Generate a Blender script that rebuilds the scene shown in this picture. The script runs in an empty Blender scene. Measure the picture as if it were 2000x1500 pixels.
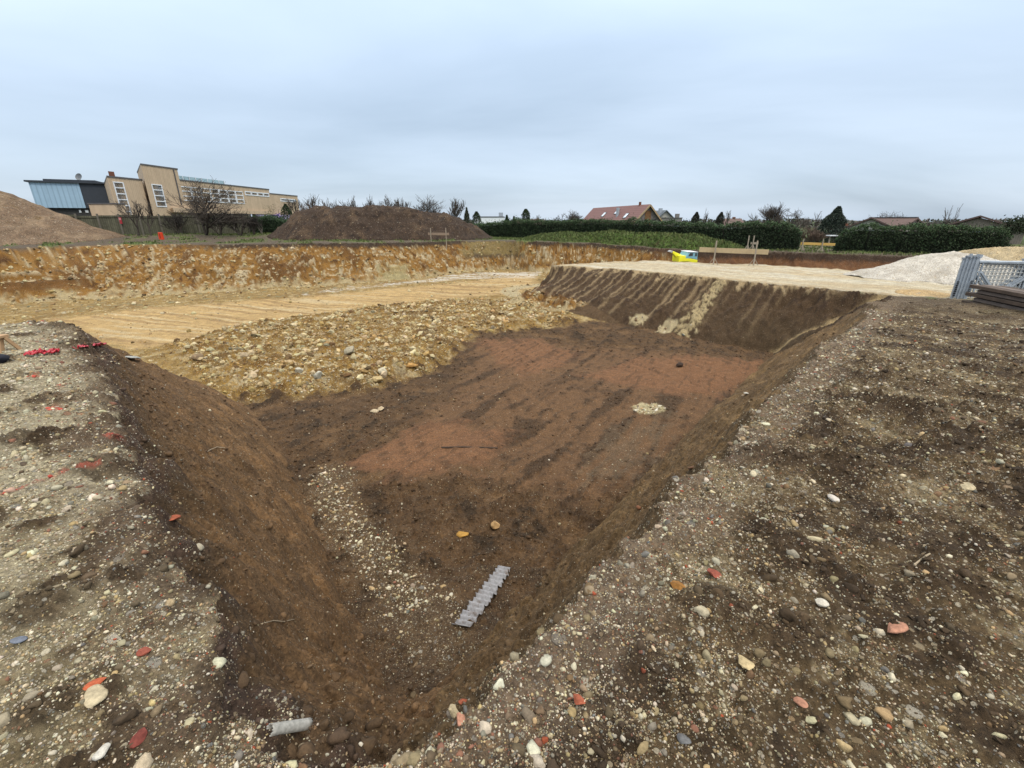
import bpy, math, random
import numpy as np
from mathutils import Vector, Matrix

# ------------------------------------------------------------------ camera, sky, sun
S = bpy.context.scene
COL = S.collection
F = 880.0; HZ = 430.0; H0 = 1.65
PIT = math.atan((750 - HZ) / F); CP, SP = math.cos(PIT), math.sin(PIT)
cam_d = bpy.data.cameras.new('camera'); cam = bpy.data.objects.new('camera', cam_d); COL.objects.link(cam)
cam.location = (0, 0, H0); cam.rotation_euler = (math.pi / 2 - PIT, 0, 0)
cam_d.sensor_width = 36; cam_d.lens = 36 * F / 2000; cam_d.clip_start = 0.05; cam_d.clip_end = 3000
S.camera = cam
S.render.engine = 'CYCLES'
S.render.resolution_x = 1024; S.render.resolution_y = 768
S.view_settings.view_transform = 'Standard'; S.view_settings.look = 'None'
S.view_settings.exposure = 0.22; S.view_settings.gamma = 1.0
SUN_EL, SUN_AZ = math.radians(54), math.radians(145)      # azimuth clockwise from +Y

W = bpy.data.worlds.new('World'); S.world = W; W.use_nodes = True
nt = W.node_tree; nt.nodes.clear()
def N(t, typ, **kw):
    n = t.nodes.new(typ)
    for k, v in kw.items(): setattr(n, k, v)
    return n
out = N(nt, 'ShaderNodeOutputWorld')
sky = N(nt, 'ShaderNodeTexSky', sky_type='NISHITA'); sky.sun_disc = False
sky.sun_elevation = SUN_EL; sky.sun_rotation = SUN_AZ
bg1 = N(nt, 'ShaderNodeBackground'); bg1.inputs[1].default_value = 0.02
nt.links.new(sky.outputs[0], bg1.inputs[0])
tc = N(nt, 'ShaderNodeTexCoord')
sep = N(nt, 'ShaderNodeSeparateXYZ'); nt.links.new(tc.outputs['Generated'], sep.inputs[0])
def M2(op, a, b=None, clamp=False):
    n = N(nt, 'ShaderNodeMath', operation=op); n.use_clamp = clamp
    for i, v in enumerate((a, b)):
        if v is None: continue
        if isinstance(v, (int, float)): n.inputs[i].default_value = v
        else: nt.links.new(v, n.inputs[i])
    return n.outputs[0]
zc = M2('MAXIMUM', sep.outputs[2], 0.0)
den = M2('ADD', zc, 0.16)
cx = M2('DIVIDE', sep.outputs[0], den); cy = M2('DIVIDE', sep.outputs[1], den)
comb = N(nt, 'ShaderNodeCombineXYZ'); nt.links.new(cx, comb.inputs[0]); nt.links.new(cy, comb.inputs[1])
nz = N(nt, 'ShaderNodeTexNoise'); nz.inputs['Scale'].default_value = 0.42; nz.inputs['Detail'].default_value = 7
nz.inputs['Roughness'].default_value = 0.48; nz.inputs['Distortion'].default_value = 0.35
mp = N(nt, 'ShaderNodeMapping'); mp.inputs['Location'].default_value = (2.6, 0.4, 0); mp.inputs['Scale'].default_value = (0.75, 1.25, 1)
nt.links.new(comb.outputs[0], mp.inputs[0]); nt.links.new(mp.outputs[0], nz.inputs['Vector'])
rmp = N(nt, 'ShaderNodeValToRGB'); e = rmp.color_ramp.elements
e[0].position = 0.32; e[0].color = (0.36, 0.445, 0.55, 1)
e[1].position = 0.64; e[1].color = (0.56, 0.66, 0.79, 1)
nt.links.new(nz.outputs[0], rmp.inputs[0])
# overcast luminance: brighter towards the zenith
zl = M2('POWER', zc, 1.6); lum = M2('ADD', M2('MULTIPLY', zl, 3.5), 0.87)
# paler band low over the horizon
hb = M2('MULTIPLY', M2('SUBTRACT', 1.0, M2('MULTIPLY', zc, 6.0), True), 0.03)
lum = M2('ADD', lum, hb)
zm = N(nt, 'ShaderNodeMapRange'); zm.inputs[1].default_value = .38; zm.inputs[2].default_value = .75; nt.links.new(zc, zm.inputs[0])
zx = N(nt, 'ShaderNodeMix', data_type='RGBA'); nt.links.new(zm.outputs[0], zx.inputs[0]); nt.links.new(rmp.outputs[0], zx.inputs[6]); zx.inputs[7].default_value = (.60, .585, .555, 1)
bg2 = N(nt, 'ShaderNodeBackground'); nt.links.new(zx.outputs[2], bg2.inputs[0]); nt.links.new(lum, bg2.inputs[1])
add = N(nt, 'ShaderNodeAddShader'); nt.links.new(bg1.outputs[0], add.inputs[0]); nt.links.new(bg2.outputs[0], add.inputs[1])
nt.links.new(add.outputs[0], out.inputs[0])

sd_ = bpy.data.lights.new('sun', 'SUN'); sd_.energy = 1.5; sd_.angle = math.radians(14); sd_.color = (1.0, 0.93, 0.82)
sun = bpy.data.objects.new('sun', sd_); COL.objects.link(sun)
sv = Vector((math.sin(SUN_AZ) * math.cos(SUN_EL), math.cos(SUN_AZ) * math.cos(SUN_EL), math.sin(SUN_EL)))
sun.rotation_euler = sv.to_track_quat('Z', 'Y').to_euler()

# ------------------------------------------------------------------ helpers
rng = np.random.default_rng(7); random.seed(7)
def ray(px, py):
    x = (px - 1000) / F; y = (py - 750) / F
    return (x, CP - y * SP, -SP - y * CP)
def atz(px, py, z):
    d = ray(px, py); t = (z - H0) / d[2]; return (d[0] * t, d[1] * t, z)
def atY(px, py, Y):
    d = ray(px, py); t = Y / d[1]; return (d[0] * t, Y, H0 + d[2] * t)
def lin(c):
    c = np.asarray(c, float) / 255.0
    return np.where(c <= 0.04045, c / 12.92, ((c + 0.055) / 1.055) ** 2.4)
ALB = 0.62
def C(r, g, b): return lin((r, g, b)) * ALB
def sm(x, a, b):
    t = np.clip((x - a) / (b - a), 0, 1); return t * t * (3 - 2 * t)
_p = np.random.default_rng(3).permutation(256); PERM = np.concatenate([_p, _p])
_g = np.random.default_rng(4).uniform(0, 2 * np.pi, 256); GX, GY = np.cos(_g), np.sin(_g)
def gnoise(x, y, seed=0):
    xi = np.floor(x).astype(np.int64); yi = np.floor(y).astype(np.int64)
    fx = x - xi; fy = y - yi
    u = fx * fx * fx * (fx * (fx * 6 - 15) + 10); v = fy * fy * fy * (fy * (fy * 6 - 15) + 10)
    xi = (xi + seed * 37) & 255; yi = (yi + seed * 91) & 255
    x1 = (xi + 1) & 255; y1 = (yi + 1) & 255
    def g(a, b, dx, dy):
        h = PERM[PERM[a] + b]; return GX[h] * dx + GY[h] * dy
    n0 = g(xi, yi, fx, fy); n1 = g(x1, yi, fx - 1, fy)
    n2 = g(xi, y1, fx, fy - 1); n3 = g(x1, y1, fx - 1, fy - 1)
    a = n0 + u * (n1 - n0); b = n2 + u * (n3 - n2)
    return (a + v * (b - a)) * 1.5
def fbm(x, y, f, octv=4, seed=0, gain=0.5):
    r = 0; a = 1; s = 0
    for i in range(octv):
        r = r + a * gnoise(x * f + 13.7 * i, y * f - 7.1 * i, seed + i); s += a; a *= gain; f *= 2.03
    return r / s
def seg_dist(x, y, poly, closed=True):
    """distance to a polyline, closest point, arc length at it, inside mask"""
    P = np.asarray(poly, float)[:, :2]; n = len(P)
    best = np.full(x.shape, 1e18); bx = np.zeros_like(x); by = np.zeros_like(x); bs = np.zeros_like(x)
    ins = np.zeros(x.shape, bool); s0 = 0.0
    for i in range(n if closed else n - 1):
        a = P[i]; b = P[(i + 1) % n]; d = b - a; L2 = d @ d + 1e-12
        t = np.clip(((x - a[0]) * d[0] + (y - a[1]) * d[1]) / L2, 0, 1)
        qx = a[0] + t * d[0]; qy = a[1] + t * d[1]
        dd = (x - qx) ** 2 + (y - qy) ** 2
        m = dd < best
        best = np.where(m, dd, best); bx = np.where(m, qx, bx); by = np.where(m, qy, by)
        bs = np.where(m, s0 + t * math.sqrt(L2), bs); s0 += math.sqrt(L2)
        if closed and abs(d[1]) > 1e-12:
            c = (a[1] > y) != (b[1] > y)
            ins ^= c & (x < a[0] + (y - a[1]) * d[0] / d[1])
    return np.sqrt(best), bx, by, bs, ins
def sdist(x, y, poly):
    d, _, _, _, ins = seg_dist(x, y, poly); return np.where(ins, d, -d)
def idw(x, y, pts, p=3.0):
    num = np.zeros_like(x); den = np.zeros_like(x)
    for (a, b, z) in pts:
        w = 1.0 / (((x - a) ** 2 + (y - b) ** 2 + 0.05) ** (p / 2)); num += w * z; den += w
    return num / den

# ------------------------------------------------------------------ the excavation's lines, as world points
def PZ(*L): return [atz(*a) if len(a) == 3 else tuple(a[:3]) for a in L]
NEAR = PZ((0,630,0),(100,622,0),(148,627,0),(172,660,0),(200,735,0),(240,820,0),(272,900,0),(320,1010,0),(385,1140,0),(430,1270,0),
 (500,1375,0),(600,1435,0),(700,1470,0),(780,1450,0),(850,1400,0),(940,1340,0),(1060,1235,-.02),(1200,1100,-.05),(1320,965,-.12),
 (1430,850,-.2),(1560,730,-.35),(1650,645,-.55),(1735,576,-.75))
PLAT_F = PZ((1640,566,-.78),(1500,553,-.8),(1410,545,-.8),(1250,530,-.83),(1150,522,-.85),(1080,518,-.87))
PLAT_B = [(4.6,29.0,-.87),(7.4,30.1,-.86)] + PZ((1300,510,-.85),(1400,515,-.85),(1550,521,-.8),(1720,532,-.8)) + [(23.5,18.0,-.75),(27.5,15.5,-.7)]
FAR = [(31,20,-.5)] + PZ((1821,501,-.45),(1700,497,-.45),(1580,494,-.42),(1509,491,-.4),(1366,489,-.35),(1312,486,-.3),(1231,480,-.2),(1150,474.5,-.1),
 (1069,472.5,0),(988,470.5,0),(875,471,0),(810,473,0.0),(750,474,0.03),(650,475,.05),(500,476,.05),(434,477,0),(217,478,0),(93,481,0),(0,486,0)) + [(-36,26,0),(-52,18,0),(-62,12,0),(-60,7.5,0)]
RIM = NEAR + PLAT_F + PLAT_B + FAR
TOE_N = PZ((480,790,-3.0),(560,900,-2.95),(620,1040,-2.8),(680,1190,-2.6),(720,1300,-2.4),(765,1400,-2.2),(820,1390,-2.15),(925,1292,-2.3),
 (1035,1172,-2.5),(1165,1038,-2.8),(1318,870,-3.0),(1425,776,-3.05),(1512,692,-3.1))
TOE_P = PZ((1390,668,-3.0),(1260,642,-2.9),(1100,615,-2.7),(990,592,-2.5))
TOE_B = [(1.6,27.4,-2.45),(3.6,31.0,-2.4),(7.2,32.0,-2.4),(10.6,31.6,-2.4),(13.6,29.9,-2.4),(16.9,27.3,-2.4),(19.8,24.3,-2.3),(24.6,20.0,-2.2),(27.8,18.2,-2.0),
 (28.8,20.0,-2.0),(24.9,26.9,-2.2),(22.5,28.7,-2.3),(19.2,29.9,-2.4),(17.6,31.5,-2.4),(12.2,31.5,-2.4),(10.2,32.4,-2.4),(7.6,34.8,-2.4),(5.2,36.9,-2.35),(2.4,36.4,-2.3)]
TOE_L = PZ((1000,528,-2.3),(900,535,-2.35),(800,548,-2.45),(700,555,-2.55),(600,562,-2.7),(400,574,-2.95),(200,586,-3.0),(0,597,-3.05)) + [(-35,23.3,-3),(-50,15.5,-3),(-58,11.5,-3),(-40,10.8,-3),(-12,11.3,-3)]
TOE = TOE_N + TOE_P + TOE_B + TOE_L
GCTRL = RIM + [(14.2,14.4,-.72),(13.7,12.1,-.6),(20,12,-.55),(30,12,-.6),(10,2,-.1),(5,1,0),(3,-3,0),(-5,-3,0),(-10,3,0),(-20,3,0),(0,60,.0),(-40,50,.45),(-20,70,.3),
 (-30,42,.42),(-22,46,.42),(-44,42,.42),(-10,46,.15),(10,50,-.1),(25,40,-.45),(40,50,-.5),(60,30,-.5),(40,10,-.4),(0,150,0),(-120,80,0),(120,80,-.4),(0,-40,0),(14,22,-.78),(9,26,-.78),(17,19,-.7),(20,16,-.68)]
FCTRL = TOE + [(-1.5,14,-3.0),(3,16,-3.1),(1,10,-3.02),(-8,18,-2.95),(-12,24,-2.95),(-20,18,-3.0)]
PLATPOLY = [(12.86,15.51)] + [p[:2] for p in PLAT_F] + [p[:2] for p in PLAT_B] + [(28,11),(20,11.5),(16.5,13.2)]
ROAD = [p[:2] for p in PZ((100,628,-3),(300,606,-3),(480,594,-2.95),(600,586,-2.9),(750,574,-2.8),(850,566,-2.75),(960,552,-2.6),(1040,543,-2.5),(1050,566,-2.55),(1000,581,-2.6),(850,596,-2.8),(700,611,-2.9),(600,626,-2.95),(480,645,-3),(330,682,-3),(250,690,-3))]
WHITE = [p[:2] for p in PZ((600,580,-2.8),(680,566,-2.75),(800,556,-2.6),(870,543,-2.5),(960,535,-2.4),(1060,533,-2.3),(1045,548,-2.5),(900,551,-2.55),(780,566,-2.75),(690,576,-2.85))]
BROWN = [p[:2] for p in PZ((470,785,-3),(560,782,-3),(640,776,-3),(740,765,-3),(800,745,-3),(870,710,-3),(905,680,-3),(930,658,-3),(1040,650,-2.95),(1110,638,-2.85),(1170,626,-2.8),(1270,640,-2.9),(1400,664,-3.0))] + [(10,17.6),(12,14),(5,8),(0,2),(-2,2),(-6,9)]
RUB = [p[:2] for p in PZ((330,690,-3),(480,648,-3),(600,628,-2.95),(700,613,-2.9),(850,598,-2.8),(990,586,-2.5),(1110,616,-2.72),(1120,636,-2.85),(930,658,-3),(905,680,-3),(870,710,-3),(800,745,-3),(740,765,-3),(640,776,-3),(470,790,-3))]
RED1 = [p[:2] for p in PZ((690,915,-2.95),(770,860,-3),(850,830,-3),(990,850,-3),(960,900,-3),(940,950,-3),(820,950,-2.95),(730,945,-2.95))]
RED2 = [p[:2] for p in PZ((1130,735,-3.05),(1250,700,-3.05),(1420,700,-3.05),(1515,712,-3.1),(1490,745,-3.1),(1400,775,-3.05),(1300,770,-3.05),(1180,750,-3.05))]
RED3 = [p[:2] for p in PZ((930,668,-3),(1050,665,-3),(1130,690,-3),(1100,715,-3.05),(1020,745,-3.05),(960,700,-3))]
REDALL = [p[:2] for p in PZ((690,925,-2.95),(800,840,-3),(890,770,-3),(925,672,-3),(1100,672,-3),(1300,690,-3.05),(1515,712,-3.1),(1480,770,-3.1),(1370,850,-3.05),(1260,940,-2.95),(1150,990,-2.9),(960,960,-2.95),(830,960,-2.95))]
GREY1 = [p[:2] for p in PZ((1130,960,-2.9),(1180,850,-3),(1320,800,-3),(1300,860,-3),(1230,940,-2.9))]
STREAM = [p[:2] for p in PZ((640,935,-2.95),(660,1000,-2.9),(720,1080,-2.8),(770,1150,-2.7),(830,1230,-2.5),(880,1290,-2.35))]
WPATCH = atz(1265, 800, -3.0)[:2]
SPRAY = [atz(*p)[:2] for p in ((-40,978,0),(0,966,0),(60,946,0),(120,925,0),(190,908,0))]
SPOTS = [(*atz(104,796,0)[:2], .10), (*atz(66,736,0)[:2], .09), (*atz(120,752,0)[:2], .07), (*atz(215,842,0)[:2], .08)]
LUMPS = [(*atz(85, 1185, 0)[:2], .13, .07), (*atz(100, 1385, 0)[:2], .12, .06), (*atz(150, 640, 0)[:2], .42, .16), (*atz(180, 672, 0)[:2], .40, .14), (*atz(240, 1120, 0)[:2], .10, .05), (*atz(205, 905, 0)[:2], .20, .06), (*atz(60, 860, 0)[:2], .22, .06),
 (*atz(1560, 1060, -.02)[:2], .18, .08), (*atz(1400, 1180, -.02)[:2], .16, .07), (*atz(1500, 880, -.1)[:2], .30, .12), (*atz(1640, 900, -.1)[:2], .30, .10), (*atz(1850, 1120, 0)[:2], .2, .07), (*atz(1560, 1240, 0)[:2], .15, .06), (*atz(1760, 800, -.2)[:2], .4, .12), (*atz(1960, 1420, 0)[:2], .16, .05)]
RIDGE = [atz(*p)[:2] for p in ((1015,700,-3.05),(1000,745,-3.03),(985,800,-3.0),(950,865,-2.98),(890,960,-2.93))]
UX, UY = 0.661, 0.750            # along the near right edge; the second pit axis is (-UY, UX)

def ground_h(x, y): return idw(x, y, GCTRL)
def floor_h(x, y):
    z = idw(x, y, FCTRL)
    sb = sdist(x, y, BROWN)
    n = fbm(x, y, 0.8, 3, 40)
    step = 1 - sm(sb + 0.35 * n, -0.75, 0.15)       # the stony terrace stands higher than the brown bottom
    return z + 0.30 * step * sm(sdist(x, y, RUB), -1.2, 1.0) * (1 - np.exp(-((x + .3) ** 2 + (y - 24) ** 2) / 42)) + 0.06 * step

def terrain(x, y, detail=True):
    """height, zone, colour, gravel cover for world points (arrays)"""
    x = np.asarray(x, float); y = np.asarray(y, float)
    wob = 0.22 * (fbm(x, y, 0.7, 4, 11) + .35 * fbm(x, y, 3.1, 3, 13)) * np.clip(np.hypot(x, y) / 10, 0.34, 2.2)
    xw = x + wob; yw = y + 0.22 * fbm(x, y, 0.7, 4, 19) * np.clip(np.hypot(x, y) / 10, 0.34, 2.2)
    nrm_ = np.clip(1.6 - np.hypot(x, y) / 9, .25, 1); xw = xw + nrm_ * (.15 * fbm(x, y, 2.3, 3, 23) + .07 * fbm(x, y, 7.0, 2, 24)); yw = yw + nrm_ * (.15 * fbm(x, y, 2.3, 3, 27) + .07 * fbm(x, y, 7.0, 2, 28))
    dr, rx, ry, rs, inr = seg_dist(xw, yw, RIM)
    dt, tx, ty, ts, intoe = seg_dist(xw, yw, TOE)
    intoe &= inr
    slope = inr & ~intoe
    t = np.where(slope, dt / (dt + dr + 1e-6), np.where(intoe, 0.0, 1.0))
    g = ground_h(np.where(slope, rx, x), np.where(slope, ry, y))
    f = floor_h(np.where(slope, tx, x), np.where(slope, ty, y))
    tt = t + 0.05 * np.sin(t * 2 * np.pi) * 0.6
    z = f + (g - f) * tt
    r = np.hypot(x, y)
    left = (x + .35 * fbm(x, y, .8, 3, 17) * (y < 1)) < np.where(y < 6, -0.42, 0.0)
    plat = sdist(x, y, PLATPOLY); platm = (plat > -0.3) & ~slope & ~intoe
    zone = np.where(intoe, 2, np.where(slope, 1, np.where(platm, 3, 0)))
    n1 = fbm(x, y, 0.45, 4, 1); n2 = fbm(x, y, 1.6, 4, 2); n3 = fbm(x, y, 5.0, 4, 3); n4 = fbm(x, y, 17.0, 3, 4, 0.6)
    col = np.zeros(x.shape + (3,)); grav = np.zeros_like(x); rough = np.zeros_like(x)
    def put(mask, c, gv=None, ro=None):
        m = np.clip(mask, 0, 1)
        col[:] = col * (1 - m[..., None]) + np.asarray(c) * m[..., None]
        if gv is not None: grav[:] = grav * (1 - m) + gv * m
        if ro is not None: rough[:] = rough * (1 - m) + ro * m
    one = np.ones_like(x)
    # ---- ground outside
    put(one, C(112, 98, 80), 0.15, 0.5)
    far = sm(r, 14, 22)
    put(far, C(98, 86, 72), 0.15, 0.6)
    gr = sm(n1 + 0.4 * n2, 0.08, 0.3) * far
    put(gr * 0.85, C(104, 118, 62), 0.05, 0.6)
    put(sm(y, 40, 48) * sm(n1 * 0.5 + n2 * .4, -.5, .1), C(96, 112, 60), 0.0, 0.5)
    put(sm(r, 60, 80), C(84, 98, 58), 0.0, 0.3)
    near = 1 - far
    nearL = near * (left & (y < 9.5)); nearR = near * ~left
    put(nearL, C(134, 118, 86), 0.95, 0.5)
    put(nearL * sm(n2 + .5 * n3, 0.12, 0.36), C(84, 68, 48), 0.25, 0.8)
    put(nearL * (.35 + .65 * sm(r, 2.0, 4.0)) * sm(-n2 - .3 * n3, -.3, .05), C(182, 170, 140), 1.0, 0.35)
    put(nearR, C(101, 83, 58), 0.6, 0.85)
    put(nearR * sm(n2 + .6 * n3 + .3 * n1, 0.02, 0.28) * .85, C(69, 54, 38), 0.25, 1.0)
    put(nearR * sm(-n2 + .5 * n4 - .2 * n1, 0.16, 0.4), C(142, 125, 94), 0.95, 0.5)
    # reddish crushed brick rim
    rimb = (1 - sm(dr + .12 * n3, 0.06, 0.44 + 0.03 * r)) * near * ~inr
    put(rimb * np.where(left, .6, .95) * sm(n2 + .4 * n3, -.45, .0), C(138, 118, 97), 0.95, 0.5)
    lip = near * ~inr * (1 - sm(dr + .22 * n2 + .12 * n3, .02, .34))
    put(lip * sm(n2 + .5 * n3 - .2 * n1, -.3, .05) * np.where(left, .85, .15), C(80, 62, 45), 0.22, 1.0)
    lump = np.zeros_like(x)
    for lx, ly, lr_, lh in LUMPS:
        dd_ = np.hypot((x - lx) * .8, y - ly) / lr_ + .45 * n2 + .35 * n3; lk = np.exp(-np.maximum(dd_, 0) ** 2 * 1.2) * near * ~inr; lump = np.maximum(lump, lh * lk); put(sm(lk, .3, .75) * .8, C(84, 67, 48), 0.2, 1.0)
    # ---- slopes
    sl = slope.astype(float)
    nearS = sl * (r < 19) * (dr < 6)
    lS = nearS * left * (y < 12.5); rS = nearS * ~left
    st = .45 * fbm(rs * 1.0, t * 0.8, 2.2, 4, 21) + .5 * n2 + .3 * n3
    put(lS, C(122, 95, 66), 0.08, 0.6)
    put(lS * sm(st + .4 * n2, -.05, .35), C(138, 106, 72), 0.06, 0.45)
    put(lS * sm(n3 + .6 * n4 - .3 * n2, .1, .5) * .6, C(96, 74, 54), 0.08, 0.6)
    put(lS * sm(t + .25 * n2, .72, .98), C(92, 73, 52), 0.2, 0.8)
    put(lS * sm(t + .18 * n3, .9, 1.0), C(92, 74, 62), 0.5, 0.8)
    put(rS, C(120, 96, 67), 0.08, 0.5)
    put(rS * sm(st + .4 * n2, -.05, .35), C(136, 110, 76), 0.05, 0.4)
    put(rS * sm(n3 + .6 * n4, .1, .5) * .5, C(94, 74, 52), 0.05, 0.5)
    put(rS * sm(t + .2 * n3, .84, 1.0), C(106, 87, 62), 0.45, 0.7)
    # platform face: dark soil with pale gravel trickles
    dpf, _, _, ps, _ = seg_dist(x, y, [NEAR[-1]] + PLAT_F, False)
    dpb = seg_dist(x, y, PLAT_F[-1:] + PLAT_B, False)[0]
    pS = sl * ((dpf < 3.3) & (r > 14) | (dpb < 2.2)) * (r > 12.5) * (seg_dist(x, y, FAR, False)[0] > 1.9)
    put(pS, C(82, 64, 45), 0.03, 0.9)
    put(pS * sm(n2 + n3, .1, .5), C(66, 50, 36), 0.02, 1.0)
    lowp = sm(-t - .25 * n2, -.45, -.1)
    put(pS * lowp * sm(ps, 10.5, 15.5) * .5, C(116, 80, 50), 0.05, 0.5)
    put(pS * sm(7.0 - ps, 0, 4.0) * sm(-t, -.75, -.3) * .7, C(86, 70, 50), 0.02, 0.3)
    ripple = gnoise(ps * 2.3 + .2 * n2, t * 0.25 + 3, 33) + .6 * gnoise(ps * 4.6 + .2 * n2, t * .3, 34)
    stk = np.zeros_like(x); sr = np.random.default_rng(44); p_ = 3.4
    while p_ < 17.5:
        wd = sr.uniform(.03, .075); t0_ = sr.choice([0, 0, .1, .3, .5]); am = sr.uniform(.4, 1.0) * (1 if p_ > 6.3 else .4)
        stk = np.maximum(stk, am * np.exp(-((ps - p_ - .06 * n2 - .03 * n3 + .12 * (t - 1) * sr.uniform(-1, 1)) / (wd * (1.5 - .6 * t))) ** 2) * sm(t + .2 * n3, t0_, t0_ + .25)); p_ += sr.uniform(.26, .62)
    put(pS * stk * .85, C(172, 148, 112), 0.3, 0.3)
    put(pS * sm(t + .16 * gnoise(ps * 2.6, ps * 0, 36) + .2 * n3, .93, 1.04) * sm(ps, 1.0, 2.5), C(186, 162, 122), 0.5, 0.4)
    blob = np.exp(-((ps - 6.1) / .42) ** 2) * (.7 + .9 * n3 + .5 * n2)
    put(pS * sm(blob, .35, .7) * sm(n3 + n4 + .4, -.1, .4), C(190, 170, 126), 0.6, 0.6)
    put(pS * sm(-dpf, -.05, 0.35) * 0, C(0, 0, 0))
    jd = seg_dist(x + .12 * n3, y + .12 * n3, [(12.9, 15.55), (11.2, 15.9), (9.6, 16.4)], False)[0]
    put(sl * np.exp(-(jd / .16) ** 2) * .8, C(176, 152, 110), 0.3, 0.3)
    # limestone walls
    wS = sl * (1 - np.clip(nearS * (r < 14) + pS, 0, 1)) * (r > 11) * (1 - ((x > 2) & (y < 22)))
    put(sl * (1 - nearS) * (1 - pS) * ((x > 2) & (y < 22)), C(96, 76, 54), .05, .3)
    m1 = fbm(rs, t * 2.2 + .2 * n2, 0.55, 4, 51); m2 = fbm(rs, t * 2.2, 2.4, 4, 52); m3 = fbm(rs, t * 3.2, 6.0, 3, 53)
    put(wS, C(152, 110, 50), 0.35, 1.0)
    put(wS * sm(m1 + .3 * m2, .02, .3), C(118, 82, 40), 0.3, 1.0)
    put(wS * sm(-m1 + .5 * m2, .12, .4), C(168, 134, 82), 0.6, 1.0)
    put(wS * sm(m3 + .3 * m2, .22, .36), C(92, 66, 36), 0.2, 1.0)
    put(wS * sm(-m3 + .4 * m2 - .2 * m1, .26, .40), C(214, 196, 158), 0.7, 1.0)
    put(wS * sm(m2 + .6 * m3 - .3 * m1, .22, .45), C(206, 186, 148), 0.7, 1.0)
    put(wS * sm(-m2 + .7 * m3, .3, .5), C(92, 62, 34), 0.2, 1.0)
    put(wS * sm(-t + .25 * n2, -.16, .0), C(196, 176, 132), 0.6, 1.0)
    grn = np.exp(-((x + 8.6) / 1.5) ** 2) * (y > 28)
    put(wS * sm(grn + .7 * m2 + .3 * m3, .55, 1.0) * sm(-t + .2 * m2, -.6, -.25) * .8, C(164, 152, 108), 0.2, 0.6)
    put(wS * sm(t + .12 * m2 + .08 * m3 + .05 * sm(x, -20, -5), .88, .97) * sm(x, -27, -20), C(66, 52, 40), 0.1, 0.8)
    rb = sm(x + 2.5 * m1, 9.0, 13.5) * (y > 12)
    put(wS * rb * .92, C(112, 76, 50), 0.05, 0.35)
    put(wS * rb * sm(m2, -.1, .4) * .5, C(92, 60, 41), 0.03, 0.3)
    put(wS * rb * sm(t + .1 * m2, .72, .84), C(64, 48, 36), 0.05, 0.5)
    bench = np.exp(-((x + 1.5) / 3.4) ** 2) * (y > 33)
    put(wS * sm(bench * 1.0 + .5 * m2, .45, .75) * sm(t, .45, .6) * (1 - rb), C(142, 122, 76), 0.5, 1.0)
    put(wS * sm(bench + .4 * m2, .45, .8) * np.exp(-((t - .5) / .07) ** 2), C(80, 66, 48), 0.2, 0.9)
    put(sl * np.exp(-(jd / .17) ** 2) * .9, C(176, 152, 110), 0.3, 0.3)
    # ---- pit floor
    fl = intoe.astype(float)
    put(fl, C(164, 134, 76), 0.5, 0.9)
    put(fl * sm(n3 + .6 * n4, .15, .4) * .8, C(118, 94, 56), 0.4, 1.0)
    put(fl * sm(-n3 + .6 * n4, .2, .45) * .7, C(204, 186, 146), 0.6, 0.9)
    put(fl * sm(n1 + .5 * n2, .0, .35), C(146, 116, 66), 0.4, 0.9)
    put(fl * sm(-n2 + .5 * n3, .1, .4) * .8, C(196, 174, 126), 0.6, 0.8)
    put(fl * sm(n2 + .3 * n1, .2, .5) * sm(y - .1 * x, 23, 27) * (x < -2), C(150, 142, 106), 0.5, 0.7)
    rubm = sm(sdist(x, y, RUB) + .5 * n2, -.5, .4) * fl
    put(rubm, C(162, 127, 62), 0.75, 1.0)
    put(rubm * sm(n2 + n3 * .6, .05, .4), C(126, 92, 40), 0.5, 1.0)
    put(rubm * sm(n3 + .8 * n4 - .3 * n2, .2, .5) * .8, C(84, 62, 34), 0.3, 1.0)
    put(rubm * sm(-n2 + .6 * n3 + .3 * n4, .1, .4), C(200, 180, 138), 0.8, 1.0)
    put(rubm * sm(n1 - n3 * .7, .2, .45) * .8, C(116, 92, 58), 0.5, 1.0)
    rut = gnoise((x * .35 + y * .94) * 2.6, (x * .94 - y * .35) * .12, 61) + .5 * gnoise((x * .35 + y * .94) * 6.5, (x * .94 - y * .35) * .2, 62)
    roadm = sm(sdist(x, y, ROAD) + .5 * n2 + .25 * rut, -.4, .5) * fl
    put(roadm, C(196, 165, 112), 0.15, 0.2)
    put(roadm * sm(rut, .1, .5) * .8, C(164, 134, 92), 0.2, 0.3)
    put(roadm * sm(-rut, .15, .5) * .7, C(206, 186, 146), 0.15, 0.2)
    wht = sm(sdist(x, y, WHITE) + .45 * rut + .5 * n2, -.2, .5) * fl
    put(wht * .85 * sm(n3 + .5 * rut + .3 * n2, -.35, .2), C(224, 216, 202), 0.3, 0.3)
    brm = sm(sdist(x, y, BROWN) + .45 * n2 + .2 * n3, -.35, .25) * fl
    put(brm, C(98, 75, 51), 0.08, 0.9)
    put(brm * sm(n2 + .5 * n3, .05, .4), C(70, 55, 39), 0.06, 1.0)
    put(brm * sm(-n2 + .3 * n1, .12, .4) * .8, C(118, 91, 62), 0.08, 0.5)
    trk = gnoise((x * .87 - y * .49) * 2.6 + .3 * n2, (x * .49 + y * .87) * .3, 71)
    trk2 = gnoise((x * .87 - y * .49) * 9.0 + .5 * n2, (x * .49 + y * .87) * .8, 72); trk3 = gnoise((x * .93 + y * .36) * 4.2, (x * .36 - y * .93) * .4, 73)
    redn = .55 * n2 + .35 * n3 + .3 * trk
    put(brm * sm(sdist(x, y, REDALL) + 1.1 * redn, -.4, .3) * .9, C(118, 89, 62), 0.05, 0.35)
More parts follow.
